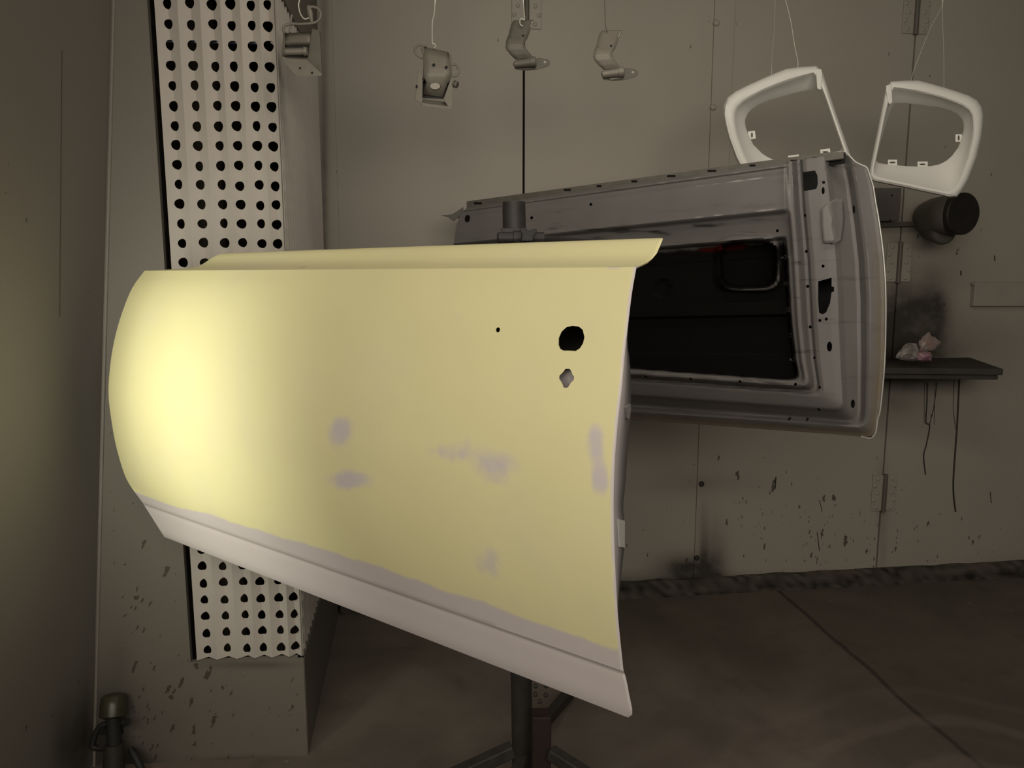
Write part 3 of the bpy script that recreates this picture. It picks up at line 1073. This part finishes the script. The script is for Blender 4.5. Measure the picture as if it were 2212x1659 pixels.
# lower legs
def leg(p, q, r=.016):
    d = q - p
    u = np.cross(d, (0, 0, 1.0))
    u /= np.linalg.norm(u)
    z = np.cross(u, d)
    z /= np.linalg.norm(z)
    v, f = box_vf((p + q) / 2, d / 2, u * r, z * r)
    return mesh('leg', v, f, M['darkmetal'], st, bevel=.003)
bx += sl_ * (top - .05)
leg(P(1108, 1618, 1.97), P(930, 1700, 1.93))
leg(P(1188, 1625, 2.1), P(1330, 1715, 2.02))
leg(np.array([bx, by - .02, .14]), np.array([bx - .18, by - .5, .02]))
leg(np.array([bx, by + .03, .14]), np.array([bx + .18, by + .55, .02]))
rp0, rp1 = P(1149, 1560, 2.12), P(1190, 1560, 2.12)
zc1 = P(1170, 1537, 2.12)[2]
cx_ = (rp0 + rp1) / 2
v, f = box_vf((cx_[0], cx_[1], zc1 / 2 + .03), ((rp1[0] - rp0[0]) / 2, 0, 0), (0, .025, 0), (0, 0, zc1 / 2 - .03))
skt = mesh('socket_tube', v, f, M['red'], st, bevel=.004)
for x, y in ((1160, 1541), (1184, 1541), (1160, 1562), (1184, 1564), (1170, 1580)):
    c = P(x, y, cx_[1] / math.cos(PITCH) * .985)
    c = np.array([c[0], cx_[1] - .025, c[2]])
    v, f = lathe_vf(c + np.array([0, .002, 0]), c - np.array([0, .006, 0]), [(0, .006), (.7, .006), (1, .003)], 8)
    mesh('bolt', v, f, M['darkmetal'], skt)
v, f = lathe_vf((bx, by, 0), (bx, by, .06), [(0, .05), (.5, .05), (1, .03)], 20)
mesh('foot', v, f, M['darkmetal'], st, smooth=40)

# ------------------------------------------------------------------ hanging wires


def wire(name_pts, d, r, mat, lbl, straight=True):
    pts = [P(x, y, d) for x, y in name_pts]
    pts = spline(pts, 4)
    if straight: pts = [np.array([pts[0][0], pts[0][1], CEIL])] + pts
    v, f = tube_vf(pts, r, 6)
    return tag(mesh('hanging_wire', v, f, mat, smooth=60), lbl, 'wire', 'wires hanging from above')


# ------------------------------------------------------------------ white bezels
HB = 2.6
O_ = [(1913, 190), (1924, 176), (1955, 174), (1985, 174), (2012, 181), (2040, 189), (2066, 197), (2092, 206), (2110, 216), (2120, 230), (2124, 247), (2123, 270), (2120, 295), (2110, 340), (2092, 388), (2078, 412), (2066, 426), (2052, 427), (2030, 422), (1996, 415), (1960, 407), (1920, 399), (1886, 392), (1877, 383), (1878, 366), (1886, 328), (1895, 285), (1904, 238)]
F_ = [(1924, 204), (1932, 190), (1957, 194), (1985, 199), (2012, 205), (2038, 212), (2060, 220), (2080, 228), (2093, 237), (2100, 248), (2102, 262), (2102, 280), (2100, 300), (2091, 338), (2076, 378), (2067, 397), (2057, 408), (2044, 412), (2026, 408), (1994, 402), (1960, 394), (1922, 386), (1894, 380), (1888, 374), (1889, 362), (1896, 328), (1905, 285), (1914, 242)]
I_ = [(1926, 234), (1931, 223), (1957, 223), (1985, 226), (2010, 230), (2032, 234), (2052, 240), (2066, 247), (2074, 254), (2079, 262), (2081, 270), (2081, 280), (2078, 296), (2070, 318), (2056, 337), (2046, 346), (2036, 352), (2026, 356), (2010, 359), (1990, 360), (1960, 359), (1925, 356), (1898, 352), (1893, 348), (1892, 342), (1899, 318), (1908, 288), (1917, 256)]


def bezel(mapf, d, lbl, sgn_):
    rings = [[(x, y) for x, y in O_]]
    def mixr(A, B, t): return [(a[0] + (b[0] - a[0]) * t, a[1] + (b[1] - a[1]) * t) for a, b in zip(A, B)]
    R_ = [(mixr(O_, I_, .10), .075), (mixr(O_, F_, .03), .045), (O_, .022), (mixr(O_, F_, .18), .006), (mixr(O_, F_, .5), .0), (mixr(O_, F_, .85), .001), (F_, .006), (mixr(F_, I_, .12), .020), (mixr(F_, I_, .6), .050), (mixr(F_, I_, .92), .066), (I_, .072), (mixr(F_, I_, .97), .076)]
    n = len(O_)
    V, Fc = [], []
    for ring, dd in R_:
        for x, y in ring:
            # the front leans back a little towards the top
            X, Y = mapf(x, y)
            V.append(P(X, Y, d + dd))
    nr = len(R_)
    for i in range(nr):
        for k in range(n):
            Fc.append((i * n + k, i * n + (k + 1) % n, ((i + 1) % nr) * n + (k + 1) % n, ((i + 1) % nr) * n + k))
    c = np.mean(np.array(V), axis=0)
    e = empty('trim_bezel', c, lbl, 'trim bezel', 'white primed bezels')
    ring = mesh('surround', V, Fc, M['white'], e, smooth=38)
    orient(ring, CAM)
    bm = bmesh.new()
    bm.from_mesh(ring.data)
    bmesh.ops.recalc_face_normals(bm, faces=bm.faces)
    bm.to_mesh(ring.data)
    bm.free()
    # small fixing tabs round the opening
    for (x0, y0, x1, y1) in ((1982, 349, 2004, 361), (1918, 345, 1938, 357), (2064, 290, 2078, 306)):
        poly = [mapf(x0, y0), mapf(x1, y0), mapf(x1, y1), mapf(x0, y1)]
        v, f = prism_vf([P(x, y, d + .073) for x, y in poly], [P(x, y, d + .076) for x, y in poly])
        tb_ = mesh('fixing_tab', v, f, M['white'], e)
        cx, cy = mapf((x0 + x1) / 2, (y0 + y1) / 2)
        ww, hh = (7, 2) if x1 - x0 > y1 - y0 else (2.2, 6)
        poly = circ(cx, cy, ww, hh, 10)
        v, f = prism_vf([P(x, y, d + .0722) for x, y in poly], [P(x, y, d + .0732) for x, y in poly])
        mesh('slot', v, f, M['darkwire'], tb_)
    # squared end of the top bar
    poly = [mapf(x, y) for x, y in [(1914, 184), (1926, 182), (1928, 222), (1920, 226), (1914, 197)]]
    v, f = prism_vf([P(x, y, d - .004) for x, y in poly], [P(x, y, d + .03) for x, y in poly])
    mesh('end_lug', v, f, M['white'], e, bevel=.003)
    return e


bezel(lambda x, y: (x, y), HB, 'right white primed bezel, four-sided frame hanging in front of the black capped pipe', 1)
z1, w1 = complex(-1920, 180), complex(1768, 146)
aa = (complex(1568, 215) - w1) / (complex(-2114, 220) - z1)
def mirror(x, y):
    w_ = w1 + aa * (complex(-x, y) - z1)
    return (w_.real, w_.imag)
bezel(mirror, HB, 'left white primed bezel, leaning frame hanging partly behind the grey door', -1)
wire([(1697, 0), (1708, 45), (1716, 95), (1724, 136), (1722, 146)], HB + .03, .0014, M['wire'], 'bright wire that holds the left white bezel, right one of its pair')
wire([(1674, 0), (1673, 60), (1668, 120), (1666, 168)], HB + .03, .00035, M['wire'], 'hair-thin wire to the left white bezel, left one of its pair')
wire([(2035, 0), (2034, 15), (2010, 60), (1990, 110), (1972, 158), (1968, 178)], HB + .03, .0007, M['wire'], 'thin wire slanting down to the left end of the right white bezel')
wire([(2036, 15), (2037, 70), (2039, 130), (2039, 192)], HB + .03, .00035, M['wire'], 'hair-thin wire dropping straight to the top of the right white bezel')

# ------------------------------------------------------------------ hanging hinges
HD = 2.3


def strip_vf(rows):
    """rows of (left px, right px, depth)"""
    return grid([[P(l[0] + (r[0] - l[0]) * k, l[1] + (r[1] - l[1]) * k, d + dd * k) for k in np.linspace(0, 1, 5)] for l, r, d, dd in rows])


def dot(parent, x, y, d, r, mat=None, name='bolt_hole', ry=None, rot=0):
    poly = circ(x, y, r, ry or r, 10, rot)
    v, f = prism_vf([P(px, py, d) for px, py in poly], [P(px, py, d + .004) for px, py in poly])
    return mesh(name, v, f, mat or M['dark'], parent)


def curved_hinge(dx, dy, k, lbl, flip, mat):
    d = HD
    def q(x, y): return (1130 + dx + (x - 1130) * k, 95 + dy + (y - 95) * k)
    c = P(*q(1130, 95), d)
    e = empty('hinge_arm', c, lbl, 'car hinge', 'curved hinge arms')
    rows = [(q(1110, 44), q(1153, 43), d + .030, .004), (q(1104, 52), q(1149, 52), d + .024, .004), (q(1098, 76), q(1139, 76), d + .008, .004), (q(1093, 88), q(1135, 86), d + .0, .004), (q(1092, 98), q(1132.5, 95), d - .004, .004), (q(1095, 108), q(1136, 104), d - .002, .004),
            (q(1104, 120), q(1145, 116), d + .006, .004), (q(1114, 129), q(1153, 126), d + .016, .004)]
    # refine rows
    fine = []
    for i in range(len(rows) - 1):
        for t in np.linspace(0, 1, 4, endpoint=False):
            a, b = rows[i], rows[i + 1]
            fine.append(tuple([tuple(np.array(a[j]) + (np.array(b[j]) - np.array(a[j])) * t) for j in (0, 1)] + [a[2] + (b[2] - a[2]) * t, a[3]]))
    fine.append(rows[-1])
    v, f = strip_vf(fine)
    o = mesh('arm', v, f, mat, e, smooth=60)
    orient(o, CAM)
    m = o.modifiers.new('sheet', 'SOLIDIFY')
    m.thickness = .007
    m.offset = -1
    v, f = prism_vf([P(*q(x, y), d + .024) for x, y in [(1149, 46), (1153, 44), (1138, 84), (1134, 88)]], [P(*q(x, y), d + .036) for x, y in [(1150, 46), (1154, 44), (1139, 84), (1135, 88)]])
    mesh('edge_flange', v, f, M['bracket_light'], e)
    v, f = lathe_vf(P(*q(1111, 139), d + .016), P(*q(1158, 133), d + .012), [(0, .010), (.72, .0125), (.73, .0145), (.97, .0145), (1, .012)], 18)
    mesh('pivot_barrel', v, f, mat, e, smooth=40)
    plate = [(1108, 138), (1112, 131), (1118, 139), (1150, 134), (1162, 125), (1183, 128), (1188, 133), (1187, 141), (1177, 146), (1158, 151), (1135, 153), (1113, 150)]
    v, f = prism_vf([P(*q(x, y), d + .024) for x, y in plate], [P(*q(x, y), d + .031) for x, y in plate])
    mesh('mounting_plate', v, f, M['bracket_dark'], e, bevel=.0015)
    if flip:
        v, f = prism_vf([P(*q(x, y), d + .0235) for x, y in [(1128, 147), (1152, 143), (1153, 147), (1129, 150)]], [P(*q(x, y), d + .0245) for x, y in [(1128, 147), (1152, 143), (1153, 147), (1129, 150)]])
        mesh('slot', v, f, M['wallmetal'], e)
    dot(e, *q(1177, 134), d + .0235, 2.6 * k, M['wallmetal'], 'bolt_hole')
    dot(e, *q(1102, 81), d + .006, 2.6 * k)
    dot(e, *q(1130, 77), d + .008, 2.6 * k)
    return e, q


e1, q1_ = curved_hinge(0, 0, 1.0, 'curved hinge arm hanging from a bright hook, left of the two curved arms', False, M['bracket'])
e2, q2_ = curved_hinge(190, 22, 1.0, 'curved hinge arm hanging from a dark wire, right of the two curved arms', True, M['bracket_light'])
hole_a = [(1119, 62), (1123, 50), (1129, 50), (1128, 58), (1122, 64)]
wire([(1130, 0), (1132, 25), (1133, 43), (1127, 40), (1123, 44), (1124, 53), (1130, 56)], HD + .012, .0017, M['wire'], 'bright hooked wire that holds the left curved hinge arm')
wire([(1306, 0), (1307, 30), (1308, 55), (1312, 70)], HD + .022, .0010, M['darkwire'], 'dark thin wire that holds the right curved hinge arm')

# box hinge A, centre left
d = HD
e3 = empty('box_hinge', P(945, 165, d), 'boxy two-part hinge with wire springs, hanging left of the curved arms', 'car hinge', 'boxy hinges')
rows = [((917, 101), (968, 112), d + .020, .004), ((914, 120), (971, 128), d + .012, .004), ((914, 142), (973, 146), d + .004, .004), ((915, 152), (974, 157), d, .004), ((916, 168), (972, 168), d + .004, .004), ((921, 178), (966, 182), d + .014, .004), ((914, 204), (956, 210), d + .034, .004)]
v, f = strip_vf(rows)
o = mesh('channel', v, f, M['bracket_light'], e3, smooth=35)
orient(o, CAM)
m = o.modifiers.new('sheet', 'SOLIDIFY'); m.thickness = .006; m.offset = -1
for pts in ([(914, 120), (908, 105), (911, 102), (917, 101), (916, 168), (914, 178)], [(968, 112), (975, 120), (976, 165), (968, 180), (971, 150)]):
    v, f = prism_vf([P(x, y, d + .014) for x, y in pts], [P(x, y, d + .045) for x, y in pts])
    mesh('channel_side', v, f, M['bracket'], e3, bevel=.0015)
v, f = prism_vf([P(x, y, d + .008) for x, y in [(903, 152), (909, 155), (913, 175), (912, 228), (908, 222), (897, 215), (900, 180)]], [P(x, y, d + .04) for x, y in [(903, 152), (909, 155), (913, 175), (912, 228), (908, 222), (897, 215), (900, 180)]])
mesh('cradle_side', v, f, M['bracket_light'], e3, bevel=.0015)
v, f = prism_vf([P(x, y, d + .012) for x, y in [(975, 168), (978, 172), (977, 236), (970, 234), (958, 215), (968, 185)]], [P(x, y, d + .04) for x, y in [(975, 168), (978, 172), (977, 236), (970, 234), (958, 215), (968, 185)]])
mesh('cradle_side', v, f, M['bracket_light'], e3, bevel=.0015)
v, f = prism_vf([P(x, y, d + .010) for x, y in [(911, 222), (976, 231), (976, 237), (910, 228)]], [P(x, y, d + .05) for x, y in [(913, 214), (970, 221), (970, 226), (913, 220)]])
mesh('cradle_floor', v, f, M['bracket_light'], e3, bevel=.001)
v, f = prism_vf([P(x, y, d + .044) for x, y in [(912, 168), (972, 172), (966, 214), (912, 212)]], [P(x, y, d + .05) for x, y in [(912, 168), (972, 172), (966, 214), (912, 212)]])
mesh('cradle_back', v, f, M['darkmetal'], e3)
dot(e3, 940, 186, d + .012, 11, M['wall'], 'round_opening', 7)
dot(e3, 937, 140, d + .002, 3.2)
dot(e3, 964, 145, d + .002, 3.2)
dot(e3, 900, 187, d + .006, 2.5, ry=4)
for pts in ([(922, 100), (908, 97), (899, 101), (896, 110), (902, 120), (912, 126)], [(974, 139), (984, 140), (990, 147), (991, 157), (986, 164), (975, 164)]):
    v, f = tube_vf(spline([P(x, y, d + .016) for x, y in pts], 5), .0032, 8)
    mesh('spring_wire', v, f, M['bracket_light'], e3, smooth=60)
v, f = lathe_vf(P(974, 178, d + .02), P(988, 184, d + .015), [(0, .006), (.4, .006), (.41, .010), (.6, .010), (.61, .0075), (.75, .0075), (.76, .0105), (1, .0095)], 14)
mesh('pivot_bolt', v, f, M['bracket'], e3, smooth=40)
wire([(940, 0), (938, 30), (934, 48), (934, 92), (938, 94), (941, 99), (938, 104)], HD + .015, .0017, M['wire'], 'bright wire that holds the boxy hinge left of the curved arms')

# box hinge B, upper left in front of the filter
d = 2.08
e4 = empty('box_hinge', P(652, 100, d), 'boxy hinge with bent rods, hanging in front of the pleated filter corner', 'car hinge', 'boxy hinges')
v, f = prism_vf([P(x, y, d - .005) for x, y in [(609, 121), (620, 126), (662, 128), (696, 160), (694, 164), (640, 165), (608, 130)]], [P(x, y, d + .045) for x, y in [(612, 112), (622, 118), (668, 120), (692, 150), (690, 154), (645, 156), (612, 122)]])
mesh('base_plate', v, f, M['bracket_light'], e4, bevel=.0015)
v, f = prism_vf([P(x, y, d + .01) for x, y in [(668, 100), (674, 60), (690, 66), (696, 160), (686, 152), (664, 128)]], [P(x, y, d + .05) for x, y in [(670, 100), (676, 62), (692, 68), (697, 156), (688, 150), (668, 128)]])
mesh('cradle_side', v, f, M['bracket'], e4, bevel=.0015)
v, f = prism_vf([P(x, y, d + .01) for x, y in [(608, 130), (609, 104), (612, 70), (616, 70), (615, 118)]], [P(x, y, d + .05) for x, y in [(611, 126), (612, 104), (615, 70), (619, 70), (618, 116)]])
mesh('cradle_side', v, f, M['bracket'], e4)
rows = [((615, 72), (674, 68), d + .03, 0), ((613, 80), (676, 76), d + .018, 0), ((612, 92), (676, 90), d + .012, 0), ((614, 100), (672, 99), d + .02, 0)]
v, f = strip_vf(rows)
o = mesh('channel', v, f, M['bracket_light'], e4, smooth=60)
orient(o, CAM)
m = o.modifiers.new('sheet', 'SOLIDIFY'); m.thickness = .006; m.offset = -1
v, f = prism_vf([P(x, y, d + .022) for x, y in [(616, 94), (670, 92), (664, 124), (616, 122)]], [P(x, y, d + .03) for x, y in [(616, 94), (670, 92), (664, 124), (616, 122)]])
mesh('cradle_back', v, f, M['darkmetal'], e4)
v, f = lathe_vf(P(614, 112, d), P(664, 111, d), [(0, .009), (.06, .011), (.07, .0085), (.86, .0085), (.87, .012), (1, .010)], 16)
mesh('pivot_barrel', v, f, M['bracket_light'], e4, smooth=40)
v, f = tube_vf(spline([P(x, y, d - .004) for x, y in [(616, 72), (612, 66), (614, 57), (626, 52), (650, 52), (676, 50), (688, 44), (693, 32), (688, 20), (678, 15), (670, 16)]], 5), .0036, 8)
mesh('spring_wire', v, f, M['bracket_light'], e4, smooth=60)
v, f = tube_vf(spline([P(x, y, d + .0) for x, y in [(626, 70), (628, 50), (630, 32)]], 5), .0030, 8)
mesh('spring_wire', v, f, M['bracket_light'], e4, smooth=60)
v, f = lathe_vf(P(667, 14, d), P(674, 50, d), [(0, .006), (.4, .0075), (1, .003)], 10)
mesh('pull_rod', v, f, M['bracket_light'], e4, smooth=60)
dot(e4, 648, 147, d - .0065, 2.4)
dot(e4, 674, 157, d - .0065, 2.4)
wire([(647, 0), (645, 12), (649, 30), (658, 41), (668, 38)], 2.076, .0017, M['wire'], 'bright wire that holds the boxy hinge beside the pleated filter')

# ------------------------------------------------------------------ things on the back wall
# capped pipe
A, Bp = BACK.at(2004, 470, .0), P(2077, 462, 3.18)
cp = empty('capped_pipe', A, 'stubby grey wall pipe with a black round cap, behind the right bezel', 'pipe')
axc = np.array([.30, -.95, -.02])
axc /= np.linalg.norm(axc)
v, f = tube_vf(spline([A - BACK.n * .01, P(2030, 467, 3.36), Bp - axc * .05, Bp - axc * .005], 5), [.055, .066, .072, .076] + [.080] * 12, 32)
mesh('pipe_body', v, f, plain('sooty_grey_paint', (.13, .12, .10), .6, var=.3), cp, smooth=40)
ax = (Bp - A) / np.linalg.norm(Bp - A)
axc = np.array([.30, -.95, -.02])
axc /= np.linalg.norm(axc)
v, f = lathe_vf(Bp - axc * .03, Bp + axc * .012, [(0, .080), (.1, .083), (.9, .083), (1, .079)], 36)
mesh('end_cap', v, f, plain('chipped_black_cap', (.014, .012, .010), .55, var=.5, scale=35), cp, smooth=40)
E0, E1 = BACK.at(2012, 492, .05), P(2040, 505, 3.27)
v, f = lathe_vf(E0, E1, [(0, .05), (.9, .048), (.97, .042), (1, .034)], 24)
mesh('lower_stub', v, f, plain('sooty_grey_stub', (.085, .078, .066), .6), cp, smooth=40)
a = BACK.at(1880, 486, .03)
b = BACK.at(1992, 483, .03)
v, f = box_vf((a + b) / 2, (b - a) / 2, BACK.n * .012, np.array([0, 0, .010]))
mesh('feed_pipe', v, f, M['grease'], cp, bevel=.003)
# junction box
a, b = BACK.at(1880, 443, .035), BACK.at(1935, 443, .035)
c = (a + b) / 2
jb_ = empty('junction_box', BACK.at(1907, 478), 'flat grey metal box on the wall, left of the black capped pipe', 'box')
hz = (BACK.at(1915, 410)[2] - BACK.at(1915, 480)[2]) / 2
v, f = box_vf(c, (b - a) / 2, BACK.n * .035, np.array([0, 0, hz]))
hs_ = mesh('housing', v, f, M['box'], jb_, bevel=.004)
for x, y in ((1926, 422), (1922, 476)):
    q = BACK.at(x, y, .07)
    v, f = lathe_vf(q, q + BACK.n * .004, [(0, .005), (1, .004)], 8)
    mesh('screw', v, f, M['darkmetal'], jb_)
# cover plate at the right edge
c0, c1 = BACK.at(2096, 635), BACK.at(2290, 635)
hz = (BACK.at(2150, 608)[2] - BACK.at(2150, 660)[2]) / 2
cpz = empty('cover_plate', (c0 + c1) / 2, 'long flat cover plate on the wall at the right edge, above the shelf', 'plate')
v, f = box_vf((c0 + c1) / 2 + BACK.n * .014, (c1 - c0) / 2, BACK.n * .014, np.array([0, 0, hz]))
pn_ = mesh('panel', v, f, M['wallmetal'], cpz, bevel=.003)
wb = BACK.at(2103, 613, .028)
v, f = lathe_vf(wb, wb + BACK.n * .005, [(0, .007), (1, .004)], 10)
mesh('bolt', v, f, M['wallmetal'], cpz, smooth=40)
# shelf
zs = BACK.at(2090, 772)[2]
def hz_(x, y, z): return onz(x, y, z)
fl_, fr_, br_, bl_ = onz(1850, 794, zs), onz(2168, 797, zs), BACK.at(2095, 772), BACK.at(1850, 772)
for q in (br_, bl_): q[2] = zs
th = np.array([0, 0, .026])
sh = empty('shelf', (fl_ + fr_ + br_ + bl_) / 4, 'grimy dark wooden shelf on the wall right of the grey door', 'shelf')
v, f = prism_vf([fl_, fr_, br_, bl_], [q - th for q in (fl_, fr_, br_, bl_)])
mesh('board', v, f, M['shelfwood'], sh, bevel=.003)
ins = [fl_ + np.array([.0, .01, 0]), fr_ + np.array([-.012, .012, 0]), br_ + np.array([-.01, 0, 0]), bl_]
v, f = prism_vf([q - th - np.array([0, 0, .002]) for q in ins], [q - th * 1.8 for q in ins])
mesh('lower_board', v, f, M['shelfwood'], sh, bevel=.003)
# plastic bag on the shelf
bagd = 3.32
bag = empty('plastic_bag', onz(1978, 781, zs), 'crumpled clear and pink plastic bag lying on the dark shelf', 'bag')


def bagmat(name, col, col2):
    nb = NB(name, .3, 0, .6)
    c = nb.mix(nb.ramp(nb.noise(22, 4), .4, .65), col, col2)
    nb.bump(nb.noise(40, 4), .8, .01)
    return nb.done(c)


def crumple(cx, cz_pts, d, thick, mat, name, seed):
    """closed crumpled pouch around an outline in pixels"""
    poly = cz_pts
    ctr = np.mean(np.array(poly), axis=0)
    rings = []
    for k, (s, t) in enumerate([(1, 0), (.8, -.55), (.5, -.9), (.18, -1.0)]):
        rings.append([(ctr[0] + (x - ctr[0]) * s, ctr[1] + (y - ctr[1]) * s, t) for x, y in poly])
    V, Fc = [], []
    for sign in (1, -1):
        base = len(V)
        for ring in rings:
            for i, (x, y, t) in enumerate(ring):
                nz = noise.noise(Vector((x * .09, y * .09, seed + sign)))
                V.append(P(x + 2 * nz, y + 1.5 * nz, d + sign * t * thick * (1 + .6 * nz)))
        n = len(poly)
        for r in range(len(rings) - 1):
            for i in range(n):
                Fc.append((base + r * n + i, base + r * n + (i + 1) % n, base + (r + 1) * n + (i + 1) % n, base + (r + 1) * n + i))
        Fc.append(tuple(base + (len(rings) - 1) * n + i for i in range(n)))
    o = mesh(name, V, Fc, mat, bag, smooth=30)
    bm = bmesh.new()
    bm.from_mesh(o.data)
    bmesh.ops.remove_doubles(bm, verts=bm.verts, dist=.0005)
    bmesh.ops.recalc_face_normals(bm, faces=bm.faces)
    bm.to_mesh(o.data)
    bm.free()
    return o


def densify(p, n=4):
    out = []
    for i in range(len(p)):
        a, b = np.array(p[i]), np.array(p[(i + 1) % len(p)])
        for k in range(n): out.append(tuple(a + (b - a) * k / n))
    return out


clear = bagmat('clear_crumpled_plastic', (.22, .20, .19), (.38, .35, .33))
pink = bagmat('pink_crumpled_plastic', (.26, .18, .155), (.27, .25, .235))
purple = bagmat('purple_pink_plastic', (.30, .15, .20), (.40, .26, .28))
crumple(0, densify([(1934, 772), (1953, 745), (1964, 741), (1980, 742), (1984, 754), (1990, 778), (1970, 780), (1945, 777)]), bagd - .02, .03, clear, 'bag_body', 1)
crumple(0, densify([(1978, 762), (1985, 759), (2008, 760), (2014, 768), (2012, 780), (1992, 781), (1980, 779)]), bagd - .03, .03, purple, 'bag_fold', 2)
crumple(0, densify([(1984, 760), (1985, 742), (1990, 730), (2007, 717), (2033, 740), (2016, 757), (2000, 762)]), bagd, .012, pink, 'bag_flap', 3)

# ------------------------------------------------------------------ air fitting at the foot of the left wall
vd = np.dot(FRONT.at(240, 1560) - CAM, FW) - .07
vr = empty('air_regulator', P(240, 1610, vd + .04), 'grimy air line filter with yellowed bowl and black body, low on the left wall', 'air regulator')
v, f = lathe_vf(P(244, 1552, vd), P(247, 1497, vd + .02), [(0, .024), (.08, .036), (.5, .037), (.85, .034), (.95, .028), (1, .012)], 24)
mesh('bowl', v, f, plain('yellowed_dirty_plastic', (.04, .037, .022), .35, var=.5, scale=30), vr, smooth=40)
v, f = lathe_vf(P(246, 1606, vd), P(244, 1548, vd), [(0, .019), (1, .019)], 20)
mesh('body', v, f, M['blackpaint'], vr, smooth=40)
v, f = tube_vf(spline([P(x, y, vd + .01) for x, y in [(236, 1562), (218, 1568), (208, 1582), (202, 1600), (200, 1612), (210, 1616), (232, 1615), (246, 1612)]], 5), .0085, 10)
mesh('hose', v, f, M['blackpaint'], vr, smooth=60)
v, f = lathe_vf(P(258, 1562, vd), P(276, 1559, vd - .01), [(0, .005), (.5, .005), (.51, .011), (1, .011)], 12)
mesh('knob', v, f, M['blackpaint'], vr, smooth=40)
v, f = lathe_vf(P(246, 1606, vd), P(246, 1659, vd), [(0, .026), (1, .03)], 20)
mesh('lower_block', v, f, M['darkmetal'], vr, smooth=40)
v, f = box_vf(P(244, 1580, vd + .045), (.018, 0, 0), (0, .05, 0), (0, 0, .02))
mesh('wall_mount', v, f, M['darkmetal'], vr)
v, f = tube_vf([P(281, 1624, vd + .05), P(284, 1620, vd + .04), P(292, 1634, vd + .03), P(306, 1662, vd + .02), P(320, 1700, vd + .02)], [.006, .010, .011, .010, .009], 12)
tag(mesh('hose', v, f, M['blackpaint'], smooth=60), 'short black hose end lying against the wall beside the air line filter', 'hose')

for o in bpy.data.objects:
    if '_o' in o: del o['_o']
